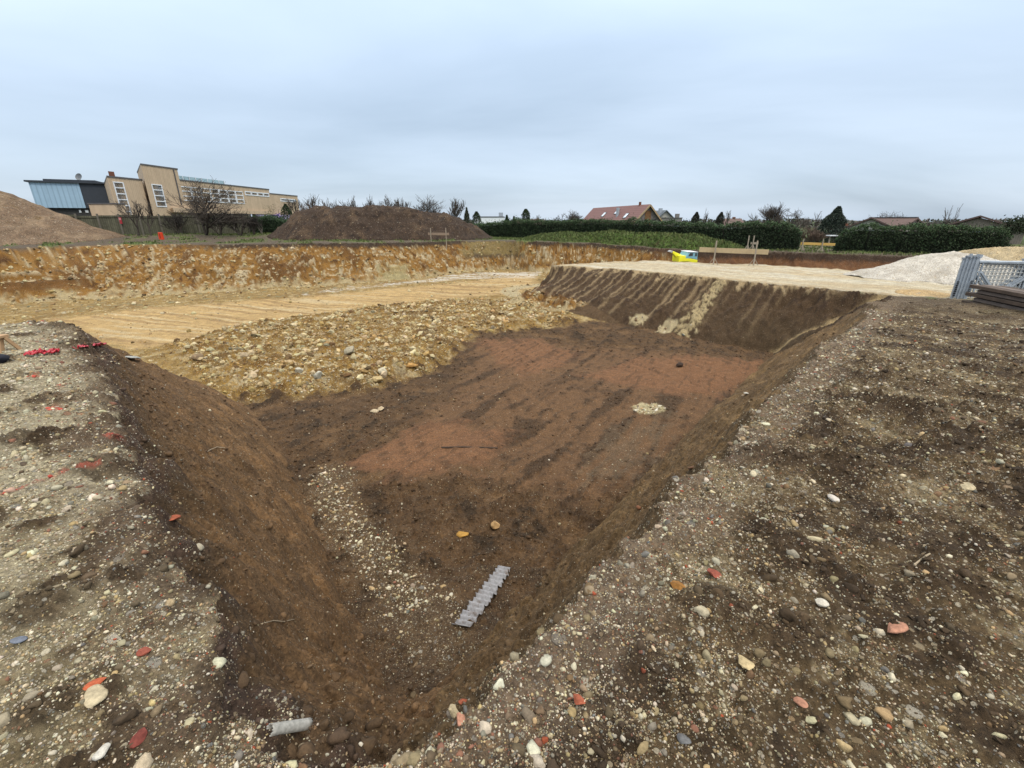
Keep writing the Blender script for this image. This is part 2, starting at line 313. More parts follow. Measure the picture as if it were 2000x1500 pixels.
    put(brm * sm(sdist(x, y, REDALL) + .5, -.3, .4) * sm(trk + .5 * n2 - .3 * n3, .05, .4) * .8, C(76, 59, 42), 0.06, 0.9)
    for rp in (RED1, RED2, RED3):
        put(brm * sm(sdist(x, y, rp) + 1.0 * redn, -.25, .35) * .8, C(133, 95, 66), 0.03, 0.2)
        put(brm * sm(sdist(x, y, rp) + .6 * redn, .0, .6) * sm(n2 + trk, -.2, .5) * .45, C(138, 101, 70), 0.02, 0.08)
    put(brm * sm(sdist(x, y, rp) + .4, -.3, .4) * sm(trk - .4 * n3, .25, .5) * .6, C(88, 66, 48), 0.04, 0.6)
    put(brm * sm(trk2 + .7 * trk3 - .3 * n3, .3, .6) * .5, C(78, 60, 43), 0.05, 0.7)
    put(brm * sm(sdist(x, y, GREY1) + .9 * redn + .4 * trk2, -.1, .4) * .5, C(116, 98, 76), 0.2, 0.3)
    sdm, _, _, ss, _ = seg_dist(x, y, STREAM, False)
    put(brm * (1 - sm(sdm + .30 * n3 + .25 * n2, .05, .6)) * .85, C(114, 93, 68), 0.7, 0.7)
    put(fl * (r < 4.6) * sm(n3 + .3 * n2, -.4, .1) * .6, C(92, 74, 56), 0.35, 0.6)
    wp = np.exp(-((x - WPATCH[0]) ** 2 / .25 + (y - WPATCH[1]) ** 2 / .16))
    put(brm * sm(wp + .35 * n3, .35, .7), C(200, 186, 144), 0.9, 0.6)
    # gravel fallen to the platform's foot
    foot = np.exp(-(dpf - 2.6) ** 2 / .5) * sm(ps, 5.2, 5.8) * (r > 14)
    put(np.clip(fl + pS, 0, 1) * sm(foot * sm(gnoise(ps * 1.4, ps * 0 + 5, 81) + .35 * n3, -.15, .3) * (1 - sm(t, .1, .3)), .4, .75), C(206, 188, 146), 0.85, 0.6)
    # ---- gravel platform
    pm = sm(plat + .35 * n2, -.35, .25) * (1 - sl) * (1 - fl)
    rut2 = gnoise((x * .72 + y * .69) * 1.5, (x * .69 - y * .72) * .1, 91) + .5 * gnoise((x * .72 + y * .69) * 4.2, (x * .69 - y * .72) * .16, 92)
    put(pm, C(210, 196, 166), 0.35, 0.15)
    put(pm * sm(rut2, .05, .45) * .6, C(200, 178, 140), 0.35, 0.2)
    put(pm * sm(-rut2, .1, .45) * .7, C(220, 212, 192), 0.3, 0.15)
    put(pm * (1 - sm(dr, .1, .9)) * sm(n3, -.4, .2) * .8, C(198, 172, 128), 0.6, 0.4)
    pl_ = seg_dist(x + .02 * n3, y + .02 * n3, SPRAY, False)[0]; paint = (1 - sm(pl_, .012, .035)) * sm(n3 + n4 + .3, -.1, .3)
    for sx_, sy_, sr_ in SPOTS: paint = np.maximum(paint, (1 - sm(np.hypot(x - sx_, y - sy_) + .04 * n3, sr_ * .5, sr_)) * sm(n3 + n4 + .2, -.1, .3))
    paint = paint * near * ~inr; put(paint * .5, C(212, 96, 80))
    if detail:
        fade = np.clip(r / 6, .55, 2.2)
        dz = 0.05 * n1 * np.clip(r / 15, .2, 1.5) + (0.025 * n2 + 0.018 * n3 * (0.4 + rough)) * fade * .9 + 0.013 * n4 * rough * np.clip(r / 4, .6, 2)
        clod = np.maximum(fbm(x, y, 9.0, 3, 7) - .05, 0) * rough
        dz = dz + lump * (.8 + .5 * n3 + .3 * n4)
        dz = dz + 0.20 * clod * np.clip(r / 6, .55, 1.0) * (1 - .72 * sm(r, 5, 13)) * (1 - .6 * (zone == 3))
        dz = dz + wS * (.34 * m2 + .22 * m3 + .25 * m1) * np.clip(t * (1 - t) * 5, 0.15, 1) * (1 - .75 * rb)
        dz = dz + rubm * (.09 * n3 + .12 * n2) * (1 - .6 * np.exp(-((x + .3) ** 2 + (y - 24) ** 2) / 42))
        rd_ = seg_dist(x + .15 * n2, y + .15 * n2, RIDGE, False)[0]; dz = dz + brm * (.10 * np.exp(-(rd_ / .28) ** 2) + .035 * trk + .02 * np.maximum(trk2, 0))
        dz = dz + roadm * .025 * rut + pm * .015 * rut2
        dz = dz + pS * (.03 * gnoise(ps * 3.3 + .4 * n2, t * .3, 39) + .03 * gnoise(ps * 7.0 + .3 * n3, t * .4, 40) + .05 * n3 + .05 * n2) * np.clip(t * (1 - t) * 5, 0, 1)
        dz = dz + (lS + rS) * .05 * st * np.clip(t * (1 - t) * 5, 0, 1)
        dz = dz + sm(-dr, -.6, 0) * ~inr * near * (.06 * n3 + .05 * n2) - np.where(left, .10, .045) * (r < 13) * (near * ~inr + lS + rS) * np.exp(-dr / .17) * (1 + .8 * n2)
        tooth = gnoise(rs * 7.0 + .25 * n2, t * .5, 37) + .5 * gnoise(rs * 15.0, t, 38)
        dz = dz + (lS + rS) * (.020 * tooth * np.clip(r / 3, .5, 1.5) + .03 * n3 + .018 * n4) * np.clip(t * (1 - t) * 6, .2, 1)
        z = z + dz
    return dict(z=z, zone=zone, col=col, grav=np.clip(grav, 0, 1), rough=rough, t=t, left=left, dr=dr, rub=rubm, wall=wS, brown=brm, near=near * ~inr, stream=sdm, wp=wp, foot=foot, rimb=rimb, inr=inr, fl=fl, rb=rb, paint=paint, n2=n2, n3=n3, plat=pm)

# ------------------------------------------------------------------ mesh building
def raw_mesh(name, V, Fq, k):
    me = bpy.data.meshes.new(name); n = len(V); m = len(Fq)
    me.vertices.add(n); me.vertices.foreach_set('co', np.ascontiguousarray(V, np.float32).ravel())
    me.loops.add(m * k); me.loops.foreach_set('vertex_index', np.ascontiguousarray(Fq, np.int32).ravel())
    me.polygons.add(m); me.polygons.foreach_set('loop_start', np.arange(0, m * k, k, dtype=np.int32))
    me.update(calc_edges=True); return me
def smooth(me, on=True): me.polygons.foreach_set('use_smooth', np.full(len(me.polygons), on))
def fattr(me, name, arr):
    a = me.attributes.new(name, 'FLOAT', 'POINT'); a.data.foreach_set('value', np.ascontiguousarray(arr, np.float32))
def cattr(me, name, arr):
    a = me.color_attributes.new(name, 'FLOAT_COLOR', 'POINT')
    c = np.ones((len(arr), 4), np.float32); c[:, :3] = arr; a.data.foreach_set('color', c.ravel())
def link(name, me, mat=None, parent=None):
    o = bpy.data.objects.new(name, me); COL.objects.link(o)
    if mat: me.materials.append(mat)
    if parent: o.parent = parent
    return o

# ------------------------------------------------------------------ materials
def mat(name):
    m = bpy.data.materials.new(name); m.use_nodes = True; t = m.node_tree; t.nodes.clear()
    o = t.nodes.new('ShaderNodeOutputMaterial'); b = t.nodes.new('ShaderNodeBsdfPrincipled')
    t.links.new(b.outputs[0], o.inputs[0]); return m, t, b
def tnode(t, typ, ins=None, **kw):
    n = t.nodes.new(typ)
    for k, v in kw.items(): setattr(n, k, v)
    for k, v in (ins or {}).items():
        if hasattr(v, 'is_output') or isinstance(v, bpy.types.NodeSocket): t.links.new(v, n.inputs[k])
        else: n.inputs[k].default_value = v
    return n
def tm(t, op, a, b=0.0, clamp=False):
    n = tnode(t, 'ShaderNodeMath', {0: a, 1: b}, operation=op); n.use_clamp = clamp; return n.outputs[0]
def mixc(t, fac, a, b, mode='MIX'):
    n = tnode(t, 'ShaderNodeMix', data_type='RGBA', blend_type=mode)
    for i, v in ((0, fac), (6, a), (7, b)):
        if isinstance(v, bpy.types.NodeSocket): t.links.new(v, n.inputs[i])
        else: n.inputs[i].default_value = v if i == 0 else (*v[:3], 1)
    return n.outputs[2]
def soil_material(name, nscale=30.0, v1=38.0, v2=11.0, bump=0.035):
    m, t, b = mat(name)
    a = tnode(t, 'ShaderNodeAttribute', attribute_name='col'); g = tnode(t, 'ShaderNodeAttribute', attribute_name='grav')
    co = tnode(t, 'ShaderNodeTexCoord').outputs['Object']
    n1 = tnode(t, 'ShaderNodeTexNoise', {'Vector': co, 'Scale': nscale, 'Detail': 8.0, 'Roughness': 0.72})
    n2 = tnode(t, 'ShaderNodeTexNoise', {'Vector': co, 'Scale': 3.3, 'Detail': 5.0, 'Roughness': 0.6})
    f1 = tnode(t, 'ShaderNodeMapRange', {0: n1.outputs[0], 1: .28, 2: .74, 3: .28, 4: 1.68}).outputs[0]
    f2 = tnode(t, 'ShaderNodeMapRange', {0: n2.outputs[0], 1: .3, 2: .7, 3: .8, 4: 1.2}).outputs[0]
    v = tnode(t, 'ShaderNodeVectorMath', {0: a.outputs['Color'], 'Scale': tm(t, 'MULTIPLY', f1, f2)}, operation='SCALE').outputs[0]
    h = n1.outputs[0]; c = v
    for sc, off in ((v1 * 2.4, -.1), (v1, 0.0), (v2, 0.45)):
        vo = tnode(t, 'ShaderNodeTexVoronoi', {'Vector': co, 'Scale': sc, 'Randomness': 1.0})
        sx = tnode(t, 'ShaderNodeSeparateXYZ', {0: vo.outputs['Color']})
        on = tm(t, 'LESS_THAN', sx.outputs[0], tm(t, 'MULTIPLY', tm(t, 'SUBTRACT', g.outputs['Fac'], off), .72))
        rad = tm(t, 'ADD', tm(t, 'MULTIPLY', sx.outputs[1], .28), .2)
        msk = tm(t, 'MULTIPLY', on, tnode(t, 'ShaderNodeMapRange', {0: tm(t, 'SUBTRACT', rad, vo.outputs['Distance']), 1: 0.0, 2: 0.06, 3: 0.0, 4: 1.0}).outputs[0])
        rp = tnode(t, 'ShaderNodeValToRGB', {0: sx.outputs[2]}); el = rp.color_ramp.elements
        cs = [(0, C(150, 128, 98)), (.3, C(196, 180, 150)), (.55, C(222, 212, 190)), (.75, C(150, 146, 138)), (.9, C(180, 150, 110)), (1, C(150, 104, 84))]
        el[0].position = 0; el[0].color = (*cs[0][1], 1); el[1].position = 1; el[1].color = (*cs[-1][1], 1)
        for p_, c_ in cs[1:-1]:
            x_ = el.new(p_); x_.color = (*c_, 1)
        c = mixc(t, tm(t, 'MULTIPLY', msk, .8), c, rp.outputs[0])
        h = tm(t, 'ADD', h, tm(t, 'MULTIPLY', msk, .55))
    t.links.new(c, b.inputs['Base Color']); b.inputs['Roughness'].default_value = .93; b.inputs['Specular IOR Level'].default_value = .2
    bp = tnode(t, 'ShaderNodeBump', {'Height': h, 'Strength': 1.0, 'Distance': bump}); t.links.new(bp.outputs[0], b.inputs['Normal'])
    return m
M_SOIL = soil_material('soil_and_gravel')
def stone_material(name, rough=.85):
    m, t, b = mat(name)
    a = tnode(t, 'ShaderNodeAttribute', attribute_name='col'); co = tnode(t, 'ShaderNodeTexCoord').outputs['Object']
    n1 = tnode(t, 'ShaderNodeTexNoise', {'Vector': co, 'Scale': 60.0, 'Detail': 6.0, 'Roughness': .7})
    n2 = tnode(t, 'ShaderNodeTexNoise', {'Vector': co, 'Scale': 12.0, 'Detail': 4.0})
    f = tm(t, 'MULTIPLY', tnode(t, 'ShaderNodeMapRange', {0: n1.outputs[0], 1: .3, 2: .7, 3: .7, 4: 1.25}).outputs[0], tnode(t, 'ShaderNodeMapRange', {0: n2.outputs[0], 1: .3, 2: .7, 3: .75, 4: 1.2}).outputs[0])
    v = tnode(t, 'ShaderNodeVectorMath', {0: a.outputs['Color'], 'Scale': f}, operation='SCALE').outputs[0]
    t.links.new(v, b.inputs['Base Color']); b.inputs['Roughness'].default_value = rough; b.inputs['Specular IOR Level'].default_value = .25
    bp = tnode(t, 'ShaderNodeBump', {'Height': n1.outputs[0], 'Strength': .6, 'Distance': .01}); t.links.new(bp.outputs[0], b.inputs['Normal'])
    return m
M_STONE = stone_material('stone')

# ------------------------------------------------------------------ the ground sheet, split into its zones
dense = np.radians(np.concatenate([np.arange(-72, -2, .14), np.arange(-2, 42, .10), np.arange(42, 72.01, .14)])); coarse = np.radians(np.arange(76, 285, 4.0))
ANG = np.concatenate([dense, coarse]); NA = len(ANG)
def lr(a, b, st): return np.exp(np.arange(np.log(a), np.log(b), st))
RAD = np.concatenate([np.array([.05, .15, .25, .35, .45, .55]), lr(.62, 14, .0052), lr(14, 42, .0027), lr(42, 90, .012), lr(90, 900, .08)])
A_, R_ = np.meshgrid(ANG, RAD)
GXX = (R_ * np.sin(A_)).ravel(); GYY = (R_ * np.cos(A_)).ravel()
parts = [terrain(a, b) for a, b in zip(np.array_split(GXX, 10), np.array_split(GYY, 10))]
T = {k: np.concatenate([p_[k] for p_ in parts]) for k in ('z', 'zone', 'col', 'grav')}
nr = len(RAD); idx = np.arange(nr * NA).reshape(nr, NA)
i0 = idx[:-1, :]; i1 = idx[1:, :]
Fq = np.stack([i0, np.roll(i0, -1, 1), np.roll(i1, -1, 1), i1], -1).reshape(-1, 4)[:, ::-1]
GV = np.stack([GXX, GYY, T['z']], -1)
fz = T['zone'][Fq[:, 0]]
for zid, nm in ((0, 'ground'), (1, 'excavation_slope'), (2, 'pit_floor'), (3, 'gravel_road')):
    fs = Fq[fz == zid]; u, inv = np.unique(fs.ravel(), return_inverse=True)
    me = raw_mesh(nm, GV[u], inv.reshape(-1, 4), 4); smooth(me)
    cattr(me, 'col', T['col'][u]); fattr(me, 'grav', T['grav'][u])
    o = link(nm, me, M_SOIL); o['kind'] = 'structure'
del parts, A_, R_, GXX, GYY
def gz(x, y):
    return float(terrain(np.array([x]), np.array([y]))['z'][0])

# ------------------------------------------------------------------ scattered stones and clods (uncountable: stuff)
def ico(sub):
    ph = (1 + 5 ** .5) / 2
    v = [(-1, ph, 0), (1, ph, 0), (-1, -ph, 0), (1, -ph, 0), (0, -1, ph), (0, 1, ph), (0, -1, -ph), (0, 1, -ph), (ph, 0, -1), (ph, 0, 1), (-ph, 0, -1), (-ph, 0, 1)]
    f = [(0, 11, 5), (0, 5, 1), (0, 1, 7), (0, 7, 10), (0, 10, 11), (1, 5, 9), (5, 11, 4), (11, 10, 2), (10, 7, 6), (7, 1, 8), (3, 9, 4), (3, 4, 2), (3, 2, 6), (3, 6, 8), (3, 8, 9), (4, 9, 5), (2, 4, 11), (6, 2, 10), (8, 6, 7), (9, 8, 1)]
    v = [np.array(a) / np.linalg.norm(a) for a in v]
    for _ in range(sub):
        c = {}; nf = []
        def mid(a, b):
            k = (min(a, b), max(a, b))
            if k not in c:
                m_ = v[a] + v[b]; v.append(m_ / np.linalg.norm(m_)); c[k] = len(v) - 1
            return c[k]
        for a, b, d in f:
            ab, bd, da = mid(a, b), mid(b, d), mid(d, a); nf += [(a, ab, da), (b, bd, ab), (d, da, bd), (ab, bd, da)]
        f = nf
    return np.array(v), np.array(f)
ICO = [ico(0), ico(1), ico(2)]
def rock_variants(sub, n, jit, seed, cuts=0):
    r = np.random.default_rng(seed); V, Fc = ICO[sub]; o = []
    for _ in range(n):
        ax = r.normal(size=(5, 3)); v = V.copy()
        k = 1 + jit * sum(np.sin(V @ a * 1.6 + i) for i, a in enumerate(ax)) / 5 * 1.6 + r.normal(size=len(V)) * jit * .25
        v = v * k[:, None]
        for _c in range(cuts):
            nrm = r.normal(size=3); nrm /= np.linalg.norm(nrm); d = r.uniform(.45, .8); ov = np.maximum(v @ nrm - d, 0); v = v - ov[:, None] * nrm
        o.append(v)
    return np.array(o), Fc
def scatter_mesh(name, pos, size, col, sub, jit, seed, flat=(.5, .9), cuts=0, smoothed=True, matl=None, sink=.25):
    n = len(pos); r = np.random.default_rng(seed)
    var, Fc = rock_variants(sub, 14, jit, seed, cuts)
    v = var[r.integers(0, 14, n)]
    sc = np.stack([r.uniform(.75, 1.35, n), r.uniform(.65, 1.05, n), r.uniform(flat[0], flat[1], n)], -1) * size[:, None]
    v = v * sc[:, None, :]
    yaw = r.uniform(0, 6.28, n); tx = r.normal(0, .35, n); ty = r.normal(0, .35, n)
    def rot(ax, a):
        c, s = np.cos(a), np.sin(a); Rm = np.zeros((n, 3, 3)); i, j = [(1, 2), (0, 2), (0, 1)][ax]
        Rm[:, ax, ax] = 1; Rm[:, i, i] = c; Rm[:, j, j] = c; Rm[:, i, j] = -s; Rm[:, j, i] = s; return Rm
    Rm = rot(0, tx) @ rot(1, ty) @ rot(2, yaw)
    v = np.einsum('nij,nkj->nki', Rm, v)
    p = pos.copy(); p[:, 2] += size * (sc[:, 2] / size - sink - .2) * .5
    v = v + p[:, None, :]
    nv = v.shape[1]; fc = (Fc[None] + (np.arange(n) * nv)[:, None, None]).reshape(-1, 3)
    me = raw_mesh(name, v.reshape(-1, 3), fc, 3); smooth(me, smoothed)
    cattr(me, 'col', np.repeat(col, nv, 0)); o = link(name, me, matl or M_STONE); return o
PAL = np.array([C(226, 216, 190), C(212, 198, 164), C(196, 170, 124), C(168, 150, 116), C(146, 140, 124), C(122, 122, 116), C(124, 99, 70), C(148, 104, 82), C(172, 88, 60), C(98, 84, 64)])
def palette(n, w, r):
    w = np.array(w, float); w /= w.sum(); c = PAL[r.choice(len(PAL), n, p=w)]
    return c * r.uniform(.75, 1.15, (n, 1)) * r.uniform(.94, 1.06, (n, 3))
def polar_points(n, r0, r1, a0, a1, r):
    rr = np.exp(r.uniform(np.log(r0), np.log(r1), n)); a = np.radians(r.uniform(a0, a1, n)); return rr * np.sin(a), rr * np.cos(a), rr
def sizes(rr, r, lo=.0011, mn=.0025, al=2.9, mx=.03):
    sl = np.hypot(rr, 1.8); b = np.maximum(mn, lo * sl); return np.minimum(b * (1 - r.random(len(rr))) ** (-1 / al), mx)
r_ = np.random.default_rng(21)
x, y, rr = polar_points(470000, .72, 15, -70, 70, r_); t_ = terrain(x, y)
pr = np.where(t_['near'] > .5, (t_['grav'] ** 1.3) * .60, 0) + (t_['inr'] & (rr < 14)) * t_['grav'] ** 1.5 * .45
pr = pr * (.35 + 1.1 * sm(fbm(x, y, 4.0, 3, 160), -.25, .35)); keep = (r_.random(len(x)) < pr); k = keep
sz = sizes(rr[k], r_); pos = np.stack([x[k], y[k], t_['z'][k]], -1)
near_left = t_['left'][k]; n = k.sum()
col = np.where(near_left[:, None], palette(n, [32, 24, 13, 12, 6, 3, 5, 1.2, .4, 4], r_), palette(n, [20, 17, 14, 16, 9, 5, 10, 3, .8, 9], r_))
mud = r_.random(n) ** 1.4 * .75; col = col * (1 - mud[:, None]) + t_['col'][k] * mud[:, None]
brk = t_['rimb'][k] * (r_.random(n) < .5); col = np.where(brk[:, None] > .3, palette(n, [14, 12, 6, 12, 8, 4, 9, 10, 2.5, 6], r_), col)
pm_ = t_['paint'][k]; col = np.where(((pm_ > .35) & (r_.random(n) < .6))[:, None], C(214, 98, 80) * r_.uniform(.8, 1.2, (n, 1)), col)
big = sz > np.hypot(rr[k], 1.8) * .0045
o = scatter_mesh('gravel', pos[~big], sz[~big], col[~big], 0, .30, 31); o['kind'] = 'stuff'
o = scatter_mesh('pebbles', pos[big], sz[big], col[big], 1, .30, 32, cuts=4); o['kind'] = 'stuff'
# soil clods
x, y, rr = polar_points(190000, .72, 20, -70, 70, r_); t_ = terrain(x, y)
k = (r_.random(len(x)) < np.clip(t_['rough'] - .35, 0, 1) * (1 - t_['rub']) * (1 - t_['wall']) * np.clip(1.2 - 2 * t_['grav'], 0.05, 1) * .42)
sz = sizes(rr[k], r_, lo=.0016, mn=.004, al=2.6, mx=.035); n = k.sum()
o = scatter_mesh('soil_clods', np.stack([x[k], y[k], t_['z'][k]], -1), sz, t_['col'][k] * r_.uniform(.6, 1.1, (n, 1)), 1, .5, 33, flat=(.5, .85), cuts=2); o['kind'] = 'stuff'
# angular limestone rubble on the terrace, walls and floor
x, y, rr = polar_points(420000, 8, 46, -50, 25, r_); t_ = terrain(x, y)
pr = t_['rub'] * t_['grav'] ** 2 * .6 + t_['wall'] * (1 - t_['rb']) * t_['grav'] ** 2 * .75 + t_['fl'] * (1 - t_['brown']) * t_['grav'] * .07 + 0
pr = pr * (.25 + 1.3 * sm(fbm(x, y, 1.3, 3, 161), -.2, .35))
k = r_.random(len(x)) < pr; n = k.sum()
sz = sizes(rr[k], r_, lo=.0009, mn=.010, al=2.1, mx=.12)
col = palette(n, [22, 26, 28, 14, 2, 0, 8, 0, 0, 2], r_) * np.array([1.0, .92, .74]) * .9
o = scatter_mesh('limestone_rubble', np.stack([x[k], y[k], t_['z'][k]], -1), sz, col, 0, .32, 35, flat=(.5, .95), smoothed=False); o['kind'] = 'stuff'
# pale chippings at the platform's foot and in the pit's white patch
x, y, rr = polar_points(90000, 4, 26, -35, 45, r_); t_ = terrain(x, y)
k = (r_.random(len(x)) < sm(t_['wp'], .3, .8) * .5 + sm(t_['foot'] * t_['grav'], .35, .8) * .2 * (t_['t'] < .3) + (1 - sm(t_['stream'], .05, .5)) * t_['brown'] * .30); n = k.sum()
o = scatter_mesh('pale_chippings', np.stack([x[k], y[k], t_['z'][k]], -1), sizes(rr[k], r_, lo=.0017, mn=.008, mx=.07), palette(n, [26, 24, 16, 10, 6, 2, 6, 2, 1, 3], r_), 0, .3, 36, smoothed=False); o['kind'] = 'stuff'

# ------------------------------------------------------------------ object helpers
def on_ground(px, py, tmax=70):
    d = ray(px, py); ts = np.exp(np.linspace(np.log(.8), np.log(tmax), 900))
    z = terrain(d[0] * ts, d[1] * ts)['z']; h = H0 + d[2] * ts
    i = int(np.argmax(h < z)); return (d[0] * ts[i], d[1] * ts[i], float(z[i]))
class MB:
    def __init__(s): s.v = []; s.f = []
    def add(s, pts, faces):
        b = len(s.v); s.v += [tuple(p) for p in pts]; s.f += [tuple(b + i for i in f) for f in faces]; return s
    def hexa(s, p): return s.add(p, [(0, 3, 2, 1), (4, 5, 6, 7), (0, 1, 5, 4), (1, 2, 6, 5), (2, 3, 7, 6), (3, 0, 4, 7)])
    def box(s, x0, x1, y0, y1, z0, z1): return s.hexa([(x0, y0, z0), (x1, y0, z0), (x1, y1, z0), (x0, y1, z0), (x0, y0, z1), (x1, y0, z1), (x1, y1, z1), (x0, y1, z1)])
    def beam(s, p0, p1, w, h, up=(0, 0, 1)):
        p0, p1 = Vector(p0), Vector(p1); d = (p1 - p0).normalized(); u = Vector(up)
        if abs(d.dot(u)) > .98: u = Vector((1, 0, 0))
        sx = d.cross(u).normalized() * (w / 2); sy = sx.cross(d).normalized() * (h / 2)
        return s.hexa([p0 - sx - sy, p0 + sx - sy, p1 + sx - sy, p1 - sx - sy, p0 - sx + sy, p0 + sx + sy, p1 + sx + sy, p1 - sx + sy])
    def tube(s, p0, p1, r0, r1=None, n=8, cap=True):
        r1 = r0 if r1 is None else r1; p0, p1 = Vector(p0), Vector(p1); d = (p1 - p0).normalized()
        a = d.cross(Vector((0, 0, 1)) if abs(d.z) < .9 else Vector((1, 0, 0))).normalized(); b = d.cross(a)
        pts = []
        for p, r in ((p0, r0), (p1, r1)):
            for i in range(n):
                t = 2 * math.pi * i / n; pts.append(p + a * (r * math.cos(t)) + b * (r * math.sin(t)))
        fs = [(i, (i + 1) % n, n + (i + 1) % n, n + i) for i in range(n)]
        if cap: fs += [tuple(range(n - 1, -1, -1)), tuple(range(n, 2 * n))]
        return s.add(pts, fs)
    def prism(s, poly, d):
        """polygon (list of 3d points) extruded along d"""
        n = len(poly); q = [Vector(p) for p in poly]; d = Vector(d)
        return s.add(q + [p + d for p in q], [tuple(range(n - 1, -1, -1)), tuple(range(n, 2 * n))] + [(i, (i + 1) % n, n + (i + 1) % n, n + i) for i in range(n)])
    def mesh(s, name, off=(0, 0, 0)):
        me = bpy.data.meshes.new(name); me.from_pydata([(a - off[0], b - off[1], c - off[2]) for a, b, c in s.v], [], s.f)
        import bmesh
        bm = bmesh.new(); bm.from_mesh(me); bmesh.ops.recalc_face_normals(bm, faces=bm.faces); bm.to_mesh(me); bm.free(); return me
def thing(name, label, cat, loc=(0, 0, 0), rz=0, group=None):
    o = bpy.data.objects.new(name, None); COL.objects.link(o); o.location = loc; o.rotation_euler = (0, 0, rz)
    o['label'] = label; o['category'] = cat; o.empty_display_size = .2
    if group: o['group'] = group
    return o
def tag(o, label, cat, group=None):
    o['label'] = label; o['category'] = cat
    if group: o['group'] = group
    return o
def part(name, mb, m, parent=None, off=None, bevel=0, label=None, sm_=False):
    if off is None: off = parent.location if (parent is not None and parent.type == 'EMPTY' and parent.rotation_euler.z == 0) else (0, 0, 0)
    me = mb.mesh(name, off) if isinstance(mb, MB) else mb
    o = link(name, me, m, parent)
    if bevel:
        b = o.modifiers.new('bevel', 'BEVEL'); b.width = bevel; b.segments = 2; b.limit_method = 'ANGLE'
    if sm_: smooth(me)
    if label: o['label'] = label
    return o
def origin(o, p):
    """move a single-mesh thing's origin to p (mesh is in world coordinates)"""
    o.data.transform(Matrix.Translation(-Vector(p))); o.location = p; return o
_mc = {}
def plain(name, c, rough=.7, var=.2, scale=6.0, metal=0.0, stripes=None, bump=0.0, streak=0.0, spec=.3):
    if name in _mc: return _mc[name]
    m, t, b = mat(name); co = tnode(t, 'ShaderNodeTexCoord').outputs['Object']
    n1 = tnode(t, 'ShaderNodeTexNoise', {'Vector': co, 'Scale': scale, 'Detail': 7.0, 'Roughness': .65})
    f = tnode(t, 'ShaderNodeMapRange', {0: n1.outputs[0], 1: .3, 2: .7, 3: 1 - var, 4: 1 + var}).outputs[0]
    if streak:
        mp_ = tnode(t, 'ShaderNodeMapping', {0: co, 3: (3.5, 3.5, .25)}); n3 = tnode(t, 'ShaderNodeTexNoise', {'Vector': mp_.outputs[0], 'Scale': 1.0, 'Detail': 5.0})
        f = tm(t, 'MULTIPLY', f, tnode(t, 'ShaderNodeMapRange', {0: n3.outputs[0], 1: .35, 2: .7, 3: 1 - streak, 4: 1 + streak * .5}).outputs[0])
    if stripes:
        wv = tnode(t, 'ShaderNodeTexWave', {'Vector': co, 'Scale': stripes[1]}, wave_type='BANDS', bands_direction=stripes[0])
        gr = tnode(t, 'ShaderNodeMapRange', {0: wv.outputs[1], 1: 0.0, 2: .25, 3: stripes[2], 4: 1.0}).outputs[0]; f = tm(t, 'MULTIPLY', f, gr)
        bp = tnode(t, 'ShaderNodeBump', {'Height': wv.outputs[1], 'Strength': .5, 'Distance': .02}); t.links.new(bp.outputs[0], b.inputs['Normal'])
    elif bump:
        bp = tnode(t, 'ShaderNodeBump', {'Height': n1.outputs[0], 'Strength': .8, 'Distance': bump}); t.links.new(bp.outputs[0], b.inputs['Normal'])
    v = tnode(t, 'ShaderNodeVectorMath', {0: tuple(c), 'Scale': f}, operation='SCALE').outputs[0]
    t.links.new(v, b.inputs['Base Color']); b.inputs['Roughness'].default_value = rough; b.inputs['Metallic'].default_value = metal
    b.inputs['Specular IOR Level'].default_value = spec
    _mc[name] = m; return m
def glass(name='window_glass', c=(.15, .185, .22)):
    if name in _mc: return _mc[name]
    m, t, b = mat(name); co = tnode(t, 'ShaderNodeTexCoord').outputs['Object']
    n1 = tnode(t, 'ShaderNodeTexNoise', {'Vector': co, 'Scale': .9, 'Detail': 2.0})
    v = tnode(t, 'ShaderNodeVectorMath', {0: c, 'Scale': tnode(t, 'ShaderNodeMapRange', {0: n1.outputs[0], 1: .35, 2: .65, 3: .4, 4: 1.7}).outputs[0]}, operation='SCALE').outputs[0]
    t.links.new(v, b.inputs['Base Color']); b.inputs['Roughness'].default_value = .08; b.inputs['Specular IOR Level'].default_value = .6
    _mc[name] = m; return m
def attr_material(name, rough=.8, spec=.2, trans=0.0):
    if name in _mc: return _mc[name]
    m, t, b = mat(name); a = tnode(t, 'ShaderNodeAttribute', attribute_name='col')
    t.links.new(a.outputs['Color'], b.inputs['Base Color']); b.inputs['Roughness'].default_value = rough; b.inputs['Specular IOR Level'].default_value = spec
    _mc[name] = m; return m
M_LEAF = attr_material('foliage', .75, .15)
M_BARK = plain('bark', (.055, .045, .036), .9, .3, 9.0)
M_TWIG = plain('twigs', (.068, .056, .046), .9, .25, 3.0)
M_TWIGD = plain('dark_twigs', (.035, .03, .026), .9, .25, 3.0)

